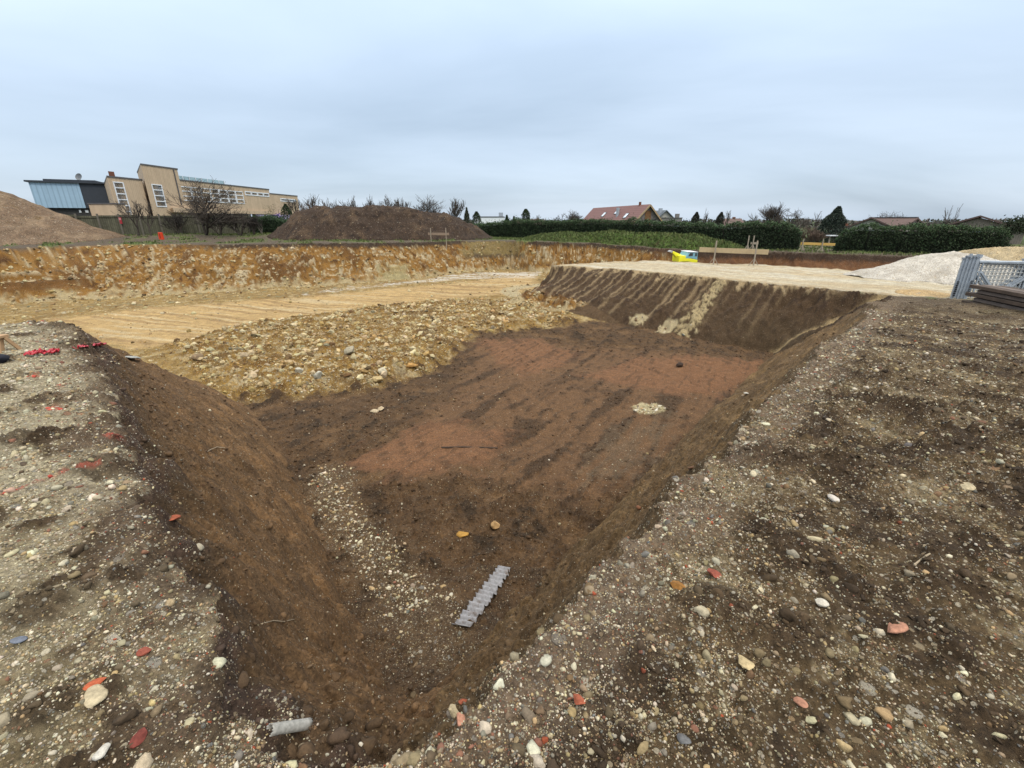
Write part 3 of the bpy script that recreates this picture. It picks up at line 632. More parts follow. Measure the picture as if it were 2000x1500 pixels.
# ------------------------------------------------------------------ vegetation
def seg_mesh(name, segs, off, n=4):
    a = np.array([s[0] for s in segs], float); b = np.array([s[1] for s in segs], float)
    ra = np.array([s[2] for s in segs]); rb = np.array([s[3] for s in segs])
    d = b - a; L = np.linalg.norm(d, axis=1, keepdims=True) + 1e-9; d /= L
    ref = np.where(np.abs(d[:, 2:3]) < .9, [[0, 0, 1.0]], [[1.0, 0, 0]]); u = np.cross(d, ref); u /= np.linalg.norm(u, axis=1, keepdims=True); w = np.cross(d, u)
    ang = 2 * np.pi * np.arange(n) / n; cs, sn = np.cos(ang)[None, :, None], np.sin(ang)[None, :, None]
    ring = u[:, None] * cs + w[:, None] * sn
    V = np.concatenate([a[:, None] + ring * ra[:, None, None], b[:, None] + ring * rb[:, None, None]], 1) - np.array(off)
    i = np.arange(n); fc = np.stack([i, (i + 1) % n, n + (i + 1) % n, n + i], -1)
    Fq = (fc[None] + (np.arange(len(segs)) * 2 * n)[:, None, None]).reshape(-1, 4)
    me = raw_mesh(name, V.reshape(-1, 3), Fq, 4); smooth(me); return me
def branch(rs, p, d, L, r, lev, out, par):
    nseg = 3 if lev < par['lev'] else 2
    pts = [np.array(p, float)]; dd = np.array(d, float)
    for i in range(nseg):
        dd = dd + rs.normal(0, par['wig'], 3) + np.array([0, 0, par['up']]); dd /= np.linalg.norm(dd)
        pts.append(pts[-1] + dd * L / nseg)
        r2 = max(r * (1 - .28 * (i + 1) / nseg), par['rmin'])
        out.append((pts[-2], pts[-1], max(r * (1 - .28 * i / nseg), par['rmin']), r2, lev))
    if lev >= par['lev']: return
    k = par['n'][min(lev, len(par['n']) - 1)]
    for j in range(k):
        t = par['t0'] + (1 - par['t0']) * (j + rs.uniform(.2, .9)) / k if j < k - 1 else 1.0
        q = min(int(t * nseg), nseg - 1); fr = t * nseg - q; b = pts[q] * (1 - fr) + pts[q + 1] * fr
        az = rs.uniform(0, 6.283); sp = par['spread'] * rs.uniform(.6, 1.25)
        a1 = np.cross(dd, [.3, .2, .9]); a1 /= np.linalg.norm(a1) + 1e-9; a2 = np.cross(dd, a1)
        nd = dd * math.cos(sp) + (a1 * math.cos(az) + a2 * math.sin(az)) * math.sin(sp)
        branch(rs, b, nd, L * par['f'] * rs.uniform(.75, 1.2), max(r * .56, par['rmin']), lev + 1, out, par)
def bare_tree(name, label, cat, base, h, seed, spread=.55, lev=5, n=(4, 4, 3, 3, 3), trunk=.25, f=.68, up=.10, wig=.10, rmin=.009, rad=None, squash=(1, 1), group=None, m1=None, m2=None, stems=1, t0=.35):
    rs = np.random.default_rng(seed); out = []
    par = dict(lev=lev, n=n, spread=spread, f=f, up=up, wig=wig, rmin=rmin, t0=t0)
    for s_ in range(stems):
        d0 = np.array([rs.normal(0, .05 if stems == 1 else .3), rs.normal(0, .05 if stems == 1 else .3), 1.0]); d0 /= np.linalg.norm(d0)
        branch(rs, (0, 0, 0), d0, h * trunk, rad or h * .022, 0, out, par)
    top = max(max(o_[1][2] for o_ in out), .1); k = h / top; B = np.array(base)
    sc = np.array([k * squash[0], k * squash[1], k])
    segs = [(B + a * sc, B + b * sc, r0, r1, l) for a, b, r0, r1, l in out]
    T_ = thing(name, label, cat, base, 0, group)
    part('trunk', seg_mesh('trunk', [s for s in segs if s[4] <= 1], base, 7), m1 or M_BARK, T_)
    part('crown', seg_mesh('crown', [s for s in segs if s[4] > 1], base, 3), m2 or M_TWIG, T_)
    return T_
def leaf_mesh(name, P, size, col, rs, off=(0, 0, 0), long=1.0, nrm=None):
    n = len(P); a = rs.normal(size=(n, 3)); a /= np.linalg.norm(a, axis=1, keepdims=True)
    if nrm is not None: a = nrm
    b = rs.normal(size=(n, 3)); b -= (b * a).sum(1, keepdims=True) * a; b /= np.linalg.norm(b, axis=1, keepdims=True)
    s_ = np.asarray(size)[:, None]; a = a * s_ * long; b = b * s_ * .5
    P = P - np.array(off)
    V = np.stack([P - a * .5, P + b * .5, P + a * .6, P - b * .5], 1).reshape(-1, 3)
    me = raw_mesh(name, V, np.arange(4 * n).reshape(n, 4), 4); cattr(me, 'col', np.repeat(col, 4, 0)); return me
def leaf_cols(n, base, rs, v=.35):
    c = np.array(base)[None] * rs.uniform(1 - v, 1 + v, (n, 1)) * rs.uniform(.9, 1.12, (n, 3)); return c
GREEN_D = (.026, .040, .019); GREEN_M = (.04, .062, .022)
def hedge(name, label, pts, seed, depth=1.4, dens=1900, tone=GREEN_D, group=None):
    """pts: (x, y, z_base, z_top) along the hedge"""
    rs = np.random.default_rng(seed); P = np.array(pts, float); off = P[0, :3].copy()
    seg = np.hypot(*(P[1:, :2] - P[:-1, :2]).T); cum = np.concatenate([[0], np.cumsum(seg)]); L = cum[-1]
    n = int(L * dens); s_ = rs.uniform(0, L, n); Q = np.stack([np.interp(s_, cum, P[:, i]) for i in range(4)], -1)
    i = np.clip(np.searchsorted(cum, s_) - 1, 0, len(seg) - 1); tx = (P[i + 1, :2] - P[i, :2]) / seg[i][:, None]; nx = np.stack([-tx[:, 1], tx[:, 0]], -1)
    lump = fbm(s_ * 1.0, s_ * 0 + seed, .8, 3, seed)
    hgt = (Q[:, 3] - Q[:, 2]) * (1 + .20 * lump + .12 * gnoise(s_ * 1.9, s_ * 0, seed + 3) + .05 * gnoise(s_ * 5.0, s_ * 0, seed + 4))
    v = rs.uniform(0, 1, n) ** .8; ww = depth / 2 * (1 - .35 * v ** 3) * (1 + .3 * fbm(s_, v * 2, 1.1, 3, seed + 5))
    sd2 = rs.choice([-1, -1, -1, 1], n); fr = np.where(rs.random(n) < .3, rs.uniform(-1, 1, n), sd2 * np.sqrt(rs.uniform(.35, 1.05, n)))
    topm = rs.random(n) < .22; v = np.where(topm, rs.uniform(.9, 1.03, n), v); fr = np.where(topm, rs.uniform(-1, 1, n), fr)
    X = Q[:, 0] + nx[:, 0] * ww * fr; Y = Q[:, 1] + nx[:, 1] * ww * fr; Z = Q[:, 2] + hgt * v
    wisp = (rs.random(n) < .06) & topm; Z = Z + wisp * rs.uniform(0, .35, n)
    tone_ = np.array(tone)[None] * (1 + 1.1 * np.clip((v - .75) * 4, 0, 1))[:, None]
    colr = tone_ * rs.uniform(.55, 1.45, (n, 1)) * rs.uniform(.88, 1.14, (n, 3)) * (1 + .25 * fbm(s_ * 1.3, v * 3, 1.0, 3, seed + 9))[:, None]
    T_ = thing(name, label, 'hedge', tuple(off), 0, group)
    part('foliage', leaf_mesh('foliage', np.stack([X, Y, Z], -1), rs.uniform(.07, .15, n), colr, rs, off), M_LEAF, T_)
    mb = MB()                                                    # the woody inside
    for k in range(int(L * 3)):
        q = [np.interp(k / 3 + .1, cum, P[:, i]) for i in range(4)]; d_ = rs.normal(0, .12, 2)
        mb.tube((q[0], q[1], q[2] - .1), (q[0] + d_[0] * 2, q[1] + d_[1] * 2, q[2] + (q[3] - q[2]) * .85), .035, .012, 5)
    part('stems', mb, M_BARK, T_); mb = MB()
    for i in range(len(P) - 1):                                  # solid dark core, added to block light through the leaves
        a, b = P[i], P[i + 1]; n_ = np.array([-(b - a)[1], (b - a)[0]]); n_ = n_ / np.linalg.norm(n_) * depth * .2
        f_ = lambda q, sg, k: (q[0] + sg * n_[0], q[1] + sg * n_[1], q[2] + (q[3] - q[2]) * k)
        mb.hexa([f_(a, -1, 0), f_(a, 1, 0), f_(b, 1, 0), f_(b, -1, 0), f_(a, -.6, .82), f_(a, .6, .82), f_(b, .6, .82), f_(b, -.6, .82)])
    part('blocking_core', mb, plain('blocking_core', (.012, .015, .009), .95, .4, 9, bump=.05), T_); return T_
def conifer(name, label, base, h, rad, seed, tone=GREEN_D, dens=900, power=1.0, lean=0.0, group=None, cat='tree', zmin=.06):
    rs = np.random.default_rng(seed); n = dens * 3; v = rs.uniform(0, 1, n) ** .85
    P0 = 0; tier = np.sin(v * h * 6.0) * .12 + 1
    r = rad * np.clip(1 - v, 0.02, 1) ** power * tier * np.sqrt(rs.uniform(.15, 1.1, n)); a = rs.uniform(0, 6.283, n)
    r = r * (1 + .22 * gnoise(a * 1.3, v * 5, seed)) 
    P = np.stack([base[0] + r * np.cos(a) + lean * v * h, base[1] + r * np.sin(a), base[2] + h * (zmin + (1 - zmin) * v) - r * .22], -1)
    nrm = np.stack([np.cos(a), np.sin(a), rs.uniform(-.1, .6, n)], -1) + rs.normal(0, 1.0, (n, 3)); nrm /= np.linalg.norm(nrm, axis=1, keepdims=True)
    T_ = thing(name, label, cat, base, 0, group)
    part('trunk', MB().tube(base, (base[0] + lean * h, base[1], base[2] + h * .95), h * .02 + .02, .01, 7), M_BARK, T_)
    part('crown', leaf_mesh('crown', P, rs.uniform(.035, .08, n) * h ** .5, leaf_cols(n, tone, rs, .5), rs, base, 1.5, nrm), M_LEAF, T_); return T_
def shrub(name, label, base, h, w, seed, tone=GREEN_D, dens=900, cat='shrub', group=None, leaf=(.04, .09)):
    rs = np.random.default_rng(seed); n = dens * 3
    a = rs.normal(size=(n, 3)); a /= np.linalg.norm(a, axis=1, keepdims=True); rr = rs.uniform(.3, 1.05, n) ** .5
    lob = 1 + .35 * np.sin(a[:, 0] * 4 + seed) * np.cos(a[:, 1] * 3 + a[:, 2] * 4) + .15 * rs.normal(size=n)
    P = np.array([base[0], base[1], base[2] + h * .5]) + a * (rr * lob)[:, None] * np.array([w / 2, w / 2, h * .5])
    T_ = thing(name, label, cat, base, 0, group); mb = MB()
    for k in range(7): mb.tube(base, (base[0] + rs.normal(0, w * .22), base[1] + rs.normal(0, w * .22), base[2] + h * rs.uniform(.6, .95)), .03, .008, 5)
    part('stems', mb, M_BARK, T_); part('foliage', leaf_mesh('foliage', P, rs.uniform(*leaf, n), leaf_cols(n, tone, rs, .5), rs, base), M_LEAF, T_); return T_
def at_base(px, Y, dz=0.0):
    q = atY(px, HZ, Y); return (q[0], Y, gz(q[0], Y) + dz)
def topz(px, py, Y): return atY(px, py, Y)[2]

# ------------------------------------------------------------------ heaps
def heap(name, label, fn, x0, x1, y0, y1, step, m, base_drop=.3, cat='heap', group=None):
    xs = np.arange(x0, x1 + step, step); ys = np.arange(y0, y1 + step, step); X, Y = np.meshgrid(xs, ys); X = X.ravel(); Y = Y.ravel()
    Z, keep, colr, grv = fn(X, Y); g = terrain(X, Y)['z'] - .012
    nx, ny = len(xs), len(ys); idx = np.arange(nx * ny).reshape(ny, nx)
    q = np.stack([idx[:-1, :-1], idx[:-1, 1:], idx[1:, 1:], idx[1:, :-1]], -1).reshape(-1, 4); q = q[(Z[q] > .01).any(1)]
    u, inv = np.unique(q.ravel(), return_inverse=True)
    V = np.stack([X, Y, g + np.where(Z > .01, Z, -base_drop)], -1)[u]; me = raw_mesh(name, V, inv.reshape(-1, 4), 4); smooth(me)
    cattr(me, 'col', colr[u]); fattr(me, 'grav', grv[u]); o = link(name, me, m)
    c = V.mean(0); origin(o, (float(c[0]), float(c[1]), float(V[:, 2].min()))); tag(o, label, cat, group); return o
M_HEAP = soil_material('heaped_soil', 9.0, 12.0, 5.0, .05)
M_GHEAP = soil_material('heaped_gravel', 26.0, 22.0, 9.0, .02)
def blend(a, b, m): return a * (1 - m[:, None]) + np.asarray(b) * m[:, None]
# dark topsoil windrow
DA = np.array(atY(640, HZ, 44.0)[:2]); DB = np.array(atY(858, HZ, 46.0)[:2])
def f_dark(X, Y):
    d = DB - DA; L = np.hypot(*d); t = ((X - DA[0]) * d[0] + (Y - DA[1]) * d[1]) / L; w = (-(X - DA[0]) * d[1] + (Y - DA[1]) * d[0]) / L
    rr = np.hypot(np.where(t < 0, t, np.where(t > L, t - L, 0)) * .86, w); n = fbm(X, Y, .5, 4, 101)
    hp = 2.62 + .16 * np.sin(np.clip(t / L, 0, 1) * 3.3 + .2) - .40 * sm(t / L, .62, 1.0) + .10 * n
    z = hp * 1.42 * np.clip(1 - rr / (4.5 + .4 * n), 0, 1); z = -np.log(np.exp(-3.5 * z) + np.exp(-3.5 * (hp * .98 + .08 * n))) / 3.5; z = np.where(rr > 4.5 + .4 * n, 0, np.maximum(z, 0))
    gul = gnoise(t * .9 + w * .35, w * .15, 104); act = np.clip(z, 0, .5) * 2
    z = z + act * (.22 * fbm(X, Y, 1.1, 4, 102) + .16 * gul + .16 * np.maximum(fbm(X, Y, 3.0, 3, 103), 0))
    c = blend(np.tile(C(68, 54, 43), (len(X), 1)), C(88, 71, 55), sm(fbm(X, Y, .9, 4, 105) + .5 * gul, .0, .4)); c = blend(c, C(52, 41, 34), sm(fbm(X, Y, 2.5, 3, 106), .1, .4))
    return z, None, c, np.full(len(X), .06)
heap('soil_heap', 'long dark brown topsoil heap behind the far edge of the pit, left of the hedge', f_dark, DA[0] - 8, DB[0] + 8, 38, 52, .11, M_HEAP)
# brown heap at the left edge
HC = atY(-30, HZ, 33.5)[:2]; HC = (atY(0, HZ, 38.0)[0] - 1.0, 38.0); HTOP = topz(18, 364, 38.0)
def f_brown(X, Y):
    tt_ = terrain(X, Y, False); mk = np.where(tt_['inr'], 0, sm(tt_['dr'], .2, 2.2)); rr = np.hypot((X - HC[0]) * 1.0, (Y - HC[1]) * 1.15); n = fbm(X, Y, .35, 4, 111); R_h = 8.9 + 1.0 * n
    z = (HTOP + .1) * np.clip(1 - rr / R_h, 0, 1) ** 1.08; z = np.minimum(z, HTOP * .97 + .1 * n)
    z = z + np.clip(z, 0, .6) * (.34 * fbm(X, Y, .8, 4, 112) + .18 * fbm(X, Y, 2.6, 3, 113))
    z = z * mk
    c = blend(np.tile(C(122, 101, 81), (len(X), 1)), C(146, 124, 100), sm(fbm(X, Y, .7, 4, 115), .0, .4)); c = blend(c, C(116, 94, 66), sm(fbm(X, Y, 1.6, 3, 116) + .12 * (z - 2.6), .1, .45))
    return z, None, c, np.full(len(X), .38)
heap('earth_heap', 'tall pale brown earth heap at the left edge of the photo', f_brown, HC[0] - 11.5, HC[0] + 11.5, 27.5, 48, .12, M_HEAP)
# pale gravel heaps on the platform
def f_gravel(cs, cA, cB):
    def f(X, Y):
        z = np.zeros_like(X)
        for (hx, hy, hh, hr) in cs:
            n = fbm(X, Y, .8, 3, 121); rr = np.hypot(X - hx, Y - hy); z = np.maximum(z, hh * (np.clip(1 - rr / (hr * (1 + .12 * n)), 0, 1)) * (1 - .22 * np.exp(-(rr / (.28 * hr)) ** 2)))
        z = z + np.clip(z, 0, .3) * (.16 * fbm(X, Y, 1.6, 4, 122) + .09 * fbm(X, Y, 6, 3, 123))
        c = blend(np.tile(np.asarray(cA), (len(X), 1)), cB, sm(fbm(X, Y, 1.1, 4, 125), .05, .4)); return z, None, c, np.full(len(X), .55)
    return f
g1 = atY(1882, HZ, 20.2); g2 = atY(1768, HZ, 20.6); g3 = atY(1960, HZ, 25.5)
heap('gravel_heap', 'broad pale grey gravel heap on the road, behind the stacked steel panels', f_gravel([(g1[0], 20.2, 1.5, 3.15), (g2[0] + .5, 20.4, .78, 2.2)], C(214, 207, 194), C(194, 186, 172)), 15.4, 25.5, 16, 25, .07, M_GHEAP)
heap('sand_heap', 'yellowish sand heap farthest right, behind the pale gravel heap', f_gravel([(g3[0] + 1.2, 25.5, 1.1, 3.6)], C(204, 184, 146), C(186, 162, 122)), 24, 34, 21, 30, .12, M_GHEAP)
g4 = on_ground(1800, 574)
heap('gravel_pile', 'small low tan gravel pile at the near edge of the road', f_gravel([(g4[0], g4[1], .20, .8)], C(206, 176, 128), C(190, 160, 112)), g4[0] - 1.2, g4[0] + 1.2, g4[1] - 1.2, g4[1] + 1.2, .04, M_GHEAP)
# grassy mound
MPTS = [(1062, 459, 45), (1100, 455, 43), (1150, 456, 41), (1200, 452, 39), (1250, 457, 37.5), (1290, 456, 36.5), (1330, 458, 35.8), (1370, 460, 35.4), (1408, 471, 35.2)]
MW = [(atY(a, HZ, Y)[0], Y, topz(a, b, Y)) for a, b, Y in MPTS]
def f_mound(X, Y):
    d, qx, qy, s_, _ = seg_dist(X, Y, [m_[:2] for m_ in MW], False); cum = np.concatenate([[0], np.cumsum([math.dist(MW[i][:2], MW[i + 1][:2]) for i in range(len(MW) - 1)])])
    tt_ = terrain(X, Y, False); g = tt_['z']; hh = np.interp(s_, cum, [m_[2] for m_ in MW]) - g; n = fbm(X, Y, .9, 4, 131)
    z = np.clip(hh, 0, 9) * np.clip(1 - (d / (2.2 + .4 * n)) ** 1.3, 0, 1); z = z + np.clip(z, 0, .4) * (.3 * n + .25 * fbm(X, Y, 2.6, 3, 132)); z = z * np.where(tt_['inr'], 0, sm(tt_['dr'], .3, 1.4)); z = np.where(z < .03, 0, z)
    c = blend(np.tile(C(76, 98, 44), (len(X), 1)), C(104, 128, 58), sm(n, .0, .35)); c = blend(c, C(84, 70, 50), sm(fbm(X, Y, .8, 4, 133) + .3 * fbm(X, Y, 3, 3, 134), .16, .4))
    return z, None, c, np.full(len(X), .02)
mound = heap('grassy_mound', 'low lumpy earth mound grown over with grass in front of the hedge', f_mound, MW[0][0] - 4, MW[-1][0] + 4, 31.5, 49, .12, M_HEAP, cat='mound')
def blades(name, X, Y, Z, rs, size, tone, off):
    n = len(X); nrm = rs.normal(0, .45, (n, 3)); nrm[:, 2] = 1; nrm /= np.linalg.norm(nrm, axis=1, keepdims=True)
    return leaf_mesh(name, np.stack([X, Y, Z + size * .35], -1), size, leaf_cols(n, tone, rs, .4), rs, off, 1.3, nrm)
rs = np.random.default_rng(77)
X = rs.uniform(MW[0][0] - 3, MW[-1][0] + 3, 60000); Y = rs.uniform(32, 48, 60000); z, _, c, _ = f_mound(X, Y)
k = (z > .05) & (c[:, 1] > c[:, 0] * 1.08); X, Y, z = X[k], Y[k], z[k]; Zg = terrain(X, Y, False)['z'] + z
o = part('grass', blades('grass', X, Y, Zg, rs, rs.uniform(.07, .2, len(X)), (.085, .105, .036), mound.location), M_LEAF, mound); o['kind'] = 'stuff'
X = rs.uniform(-60, 45, 190000); Y = rs.uniform(27, 60, 190000); t_ = terrain(X, Y); gm = (t_['zone'] == 0) & (t_['col'][:, 1] > t_['col'][:, 0] * 1.02)
edge = (t_['zone'] == 0) & (t_['dr'] < 2.5) & (X > 8) & (Y > 27) & (rs.random(len(X)) < .5)
k = gm | edge; X, Y = X[k], Y[k]
o = link('grass', blades('grass', X, Y, t_['z'][k], rs, rs.uniform(.05, .17, len(X)), (.085, .108, .036), (0, 0, 0)), M_LEAF); o['kind'] = 'stuff'

# ------------------------------------------------------------------ buildings
class Facade:
    """vertical plane through two ground points; local x along it, local -y towards the camera"""
    def __init__(s, pa, Ya, pb, Yb, z0):
        a = Vector(atY(pa, HZ, Ya)[:2]); b = Vector(atY(pb, HZ, Yb)[:2]); s.o = a; s.t = (b - a).normalized(); s.L = (b - a).length; s.z0 = z0
        s.n = Vector((s.t.y, -s.t.x)); s.rz = math.atan2(s.t.y, s.t.x)
    def sz(s, px, py, d=0.0):
        r = ray(px, py); o = s.o + s.n * d; k = (o.x * s.n.x + o.y * s.n.y) / (r[0] * s.n.x + r[1] * s.n.y)
        return ((r[0] * k - o.x) * s.t.x + (r[1] * k - o.y) * s.t.y, H0 + r[2] * k - s.z0)
    def root(s, name, label, cat): return thing(name, label, cat, (s.o.x, s.o.y, s.z0), s.rz)
SHEAR = 0.0
def wbox(s0, s1, z0, z1, y0, y1):
    m_ = MB().box(s0, s1, y0, y1, z0, z1); m_.v = [(a + SHEAR * max(b, 0), b, c) for a, b, c in m_.v]; return m_
def window(root_, s0, s1, z0, z1, y, rows=1, cols=1, fw=.07, m=None, gl=None, name='window'):
    """frame with bars, glass set 5 cm back"""
    mb = MB()
    mb.box(s0, s1, y - .05, y + .1, z0, z0 + fw); mb.box(s0, s1, y - .05, y + .1, z1 - fw, z1)
    mb.box(s0, s0 + fw, y - .047, y + .1, z0 + fw, z1 - fw); mb.box(s1 - fw, s1, y - .047, y + .1, z0 + fw, z1 - fw)
    for i in range(1, rows): zz = z0 + (z1 - z0) * i / rows; mb.box(s0 + fw, s1 - fw, y - .043, y + .08, zz - fw / 2, zz + fw / 2)
    for i in range(1, cols): ss = s0 + (s1 - s0) * i / cols; mb.box(ss - fw / 2, ss + fw / 2, y - .04, y + .07, z0 + fw, z1 - fw)
    w = part(name, mb, m or M_WHITE, root_, (0, 0, 0)); part('pane', wbox(s0 + fw * .5, s1 - fw * .5, z0 + fw * .5, z1 - fw * .5, y + .0, y + .03), gl or glass(), w, (0, 0, 0)); return w
M_WHITE = plain('white_frame', (.62, .64, .66), .5, .08)
M_BEIGE = plain('beige_cladding', C(224, 198, 166), .75, .08, 2.0, stripes=('X', 1.6, .86), streak=.10)
M_COPING = plain('dark_coping', (.09, .085, .085), .6, .15)
M_BLUE = plain('pale_blue_cladding', C(176, 208, 232), .45, .06, 1.5, stripes=('X', .8, .78), streak=.07)
M_NAVY = plain('dark_cladding', (.030, .036, .046), .6, .15)
M_DARKW = plain('dark_wall', (.035, .034, .033), .8, .3)
M_BRICK = plain('brown_brick', C(128, 84, 66), .85, .25, 14)
FB = Facade(205, 42.07, 583, 73.6, .45); rb_ = FB.root('office_building', 'beige clad flat-roofed building with a tall tower block and rows of windows', 'building')
s_of = lambda px, py: FB.sz(px, py)[0]; z_of = lambda px, py: FB.sz(px, py)[1]
sA = s_of(205, 400); sT0 = s_of(275, 345); sT1 = s_of(345, 348); sW1 = s_of(527, 390); sE = s_of(584, 390)
zb = z_of(240, 346); zt = z_of(305, 324); zw = z_of(440, 360); ze = z_of(555, 379); zo = z_of(420, 409); sW0 = s_of(322, 408)
def shear_for(px, py, k):
    r = ray(px, py); return k * (r[0] * FB.t.x + r[1] * FB.t.y) / (-r[0] * FB.n.x - r[1] * FB.n.y)
s0_ = s_of(208, 343)               # the blocks' flanks run at an angle to the front
def wall_with_coping(nm, s0, s1, z0, z1, y0, y1, m=None):
    part(nm, wbox(s0, s1, z0, z1 - .12, y0, y1), m or M_BEIGE, rb_, (0, 0, 0)); part('coping', wbox(s0 - .05, s1 + .05, z1 - .12, z1, y0 - .05, y1 + .05), M_COPING, rb_, (0, 0, 0))
SHEAR = shear_for(206, 370, .95)
wall_with_coping('front_block', s0_, sT0, -.6, zb, 0, 9)
SHEAR = shear_for(270, 335, .96)
wall_with_coping('tower_block', sT0 + .003, sT1, -.6, zt, -.28, 7)
SHEAR = shear_for(345, 350, .9)
wall_with_coping('upper_wing', sT1 + .003, sW1, zo, zw, -.10, 9)
part('overhang', wbox(sW0, sT1 + 4, zo - .42, zo - .003, -.9, 2), M_BEIGE, rb_, (0, 0, 0))
part('sill_band', wbox(sT1 + 4.003, sW1, zo - .42, zo - .003, -.3, 2), M_BEIGE, rb_, (0, 0, 0))
part('ground_floor_wall', wbox(sT1 + .003, s_of(496, 420), -.6, zo - .43, 1.6, 8), M_DARKW, rb_, (0, 0, 0))
wall_with_coping('end_block', sW1 + .003, sE, -.6, ze, .45, 8)
SHEAR = 0.0; zl_ = z_of(206, 399)
part('low_block', wbox(s0_ - 1.0, s0_ - .003, -.6, zl_, -1.0, 1.5), M_BEIGE, rb_, (0, 0, 0)); part('coping', wbox(s0_ - 1.05, s0_ - .003, zl_ + .003, zl_ + .1, -1.05, 1.55), M_COPING, rb_, (0, 0, 0))
SHEAR = shear_for(300, 350, .9)
part('chimney', wbox(s_of(212, 340), s_of(224, 340), zb + .003, zb + .5, 1.2, 2.0), M_BRICK, rb_, (0, 0, 0))
M_GLASSR = plain('roof_glazing', C(176, 206, 214), .2, .1, 2)
gl_ = part('roof_glazing', wbox(sT1 + .4, s_of(448, 360), zw + .02, zw + .62, 2.4, 2.5), M_GLASSR, rb_, (0, 0, 0))
for i in range(9): ss = sT1 + .4 + (s_of(448, 360) - sT1 - .4) * i / 8; part('glazing_bar', wbox(ss - .04, ss + .04, zw + .003, zw + .66, 2.35, 2.398), M_WHITE, gl_, (0, 0, 0))
part('downpipe', wbox(s_of(332, 327) - .05, s_of(332, 327) + .05, zo + .3, zt - .15, -.36, -.282), M_COPING, rb_, (0, 0, 0))
window(rb_, s_of(220, 356), s_of(240, 356), z_of(246, 424), z_of(229, 355), -.0, 6, 1, .09)
window(rb_, s_of(290, 361), s_of(310, 361), z_of(305, 404), z_of(300, 360), -.28, 4, 1, .09)
w0, w1 = s_of(350, 366), s_of(473, 380)
for i in range(7): window(rb_, w0 + (w1 - w0) * i / 7 + .01, w0 + (w1 - w0) * (i + 1) / 7 - .01, z_of(415, 395), z_of(415, 369), -.10, 3, 1, .10)
w0, w1 = s_of(477, 380), s_of(542, 380); w1 = min(w1, sW1 - .2)
for i in range(4): window(rb_, w0 + (w1 - w0) * i / 4 + .02, w0 + (w1 - w0) * (i + 1) / 4 - .02, z_of(508, 383.5), z_of(508, 376), -.10, 1, 1, .12)
w0, w1 = s_of(553, 390), s_of(581, 390)
for i in range(2): window(rb_, w0 + (w1 - w0) * i / 2 + .02, w0 + (w1 - w0) * (i + 1) / 2 - .02, z_of(566, 394), z_of(566, 388), .45, 1, 1, .12)
M_LILAC = plain('lilac_wall', C(206, 190, 226), .7, .06)
lw = part('mural_wall', wbox(s_of(497, 420), s_of(566, 420), -.6, zo - .43, -.2, 1.0), M_LILAC, rb_, (0, 0, 0))
M_PURP = plain('purple_paint', C(108, 74, 178), .6, .1); mb = MB(); rr_ = random.Random(5); s0, s1 = s_of(523, 420), s_of(550, 420); zl0, zl1 = z_of(536, 427), z_of(536, 417)
for i in range(9):
    a = rr_.uniform(0, 1); l_ = rr_.uniform(.2, .45); an = rr_.uniform(-.5, .7); c_ = (s0 + (s1 - s0) * a, zl0 + (zl1 - zl0) * rr_.uniform(.15, .85))
    dx, dz = (s1 - s0) * l_ * .5, (zl1 - zl0) * .5 * an; mb.prism([(c_[0] - dx, -.205 - .002 * i, c_[1] - dz - .06), (c_[0] + dx, -.205 - .002 * i, c_[1] + dz - .05), (c_[0] + dx * .9, -.205 - .002 * i, c_[1] + dz + .06), (c_[0] - dx, -.205 - .002 * i, c_[1] - dz + .04)], (0, .004, 0))
part('painted_swirls', mb, M_PURP, lw, (0, 0, 0))
SHEAR = 0.0
# metal clad shed
FS = Facade(52, 49.0, 206, 52.0, .45); rs_ = FS.root('metal_clad_hall', 'hall with pale blue ribbed cladding and dark end wall, left of the beige building', 'building')
sS1 = FS.sz(154, 360)[0]; sS2 = FS.sz(215, 360)[0]; zs = FS.sz(120, 357)[1]; zs0 = FS.sz(130, 406)[1]
sS0 = FS.sz(55, 356)[0]
part('pale_cladding', wbox(sS0, sS1, zs0, zs, 0, 10), M_BLUE, rs_, (0, 0, 0)); part('dark_cladding', wbox(sS1 + .003, sS2, zs0, zs - .02, .05, 10), M_NAVY, rs_, (0, 0, 0))
part('base_wall', wbox(sS0 + .1, sS2, -.6, zs0 - .003, .3, 10), M_DARKW, rs_, (0, 0, 0)); part('roof_edge', wbox(sS0 - .25, sS2 + .1, zs + .003, zs + .16, -.2, 10.2), M_NAVY, rs_, (0, 0, 0))
part('roof_slab', wbox(FS.sz(84, 357)[0], FS.sz(186, 357)[0], zs + .163, zs + .34, .2, 9.6), M_NAVY, rs_, (0, 0, 0))
mb = MB(); dc = Vector((FS.sz(154, 351)[0], .5, zs + .62)); dn = Vector((-.45, -.8, .35)).normalized(); da = dn.cross(Vector((0, 0, 1))).normalized(); db = dn.cross(da); ring = []
for k, (rr0, dd0) in enumerate([(.02, 0), (.16, .015), (.3, .07), (.36, .11)]):
    ring.append([dc + da * (rr0 * math.cos(2 * math.pi * i / 14)) + db * (rr0 * math.sin(2 * math.pi * i / 14)) + dn * dd0 for i in range(14)])
mb.add([p for r_i in ring for p in r_i], [(k * 14 + i, k * 14 + (i + 1) % 14, (k + 1) * 14 + (i + 1) % 14, (k + 1) * 14 + i) for k in range(3) for i in range(14)])
mb.tube(dc, (dc.x, dc.y, zs + .3), .03, .03, 6); mb.tube(dc - db * .3, dc + dn * .4, .012, .012, 5)
part('satellite_dish', mb, plain('grey_dish', (.12, .13, .14), .5, .1), rs_, (0, 0, 0))
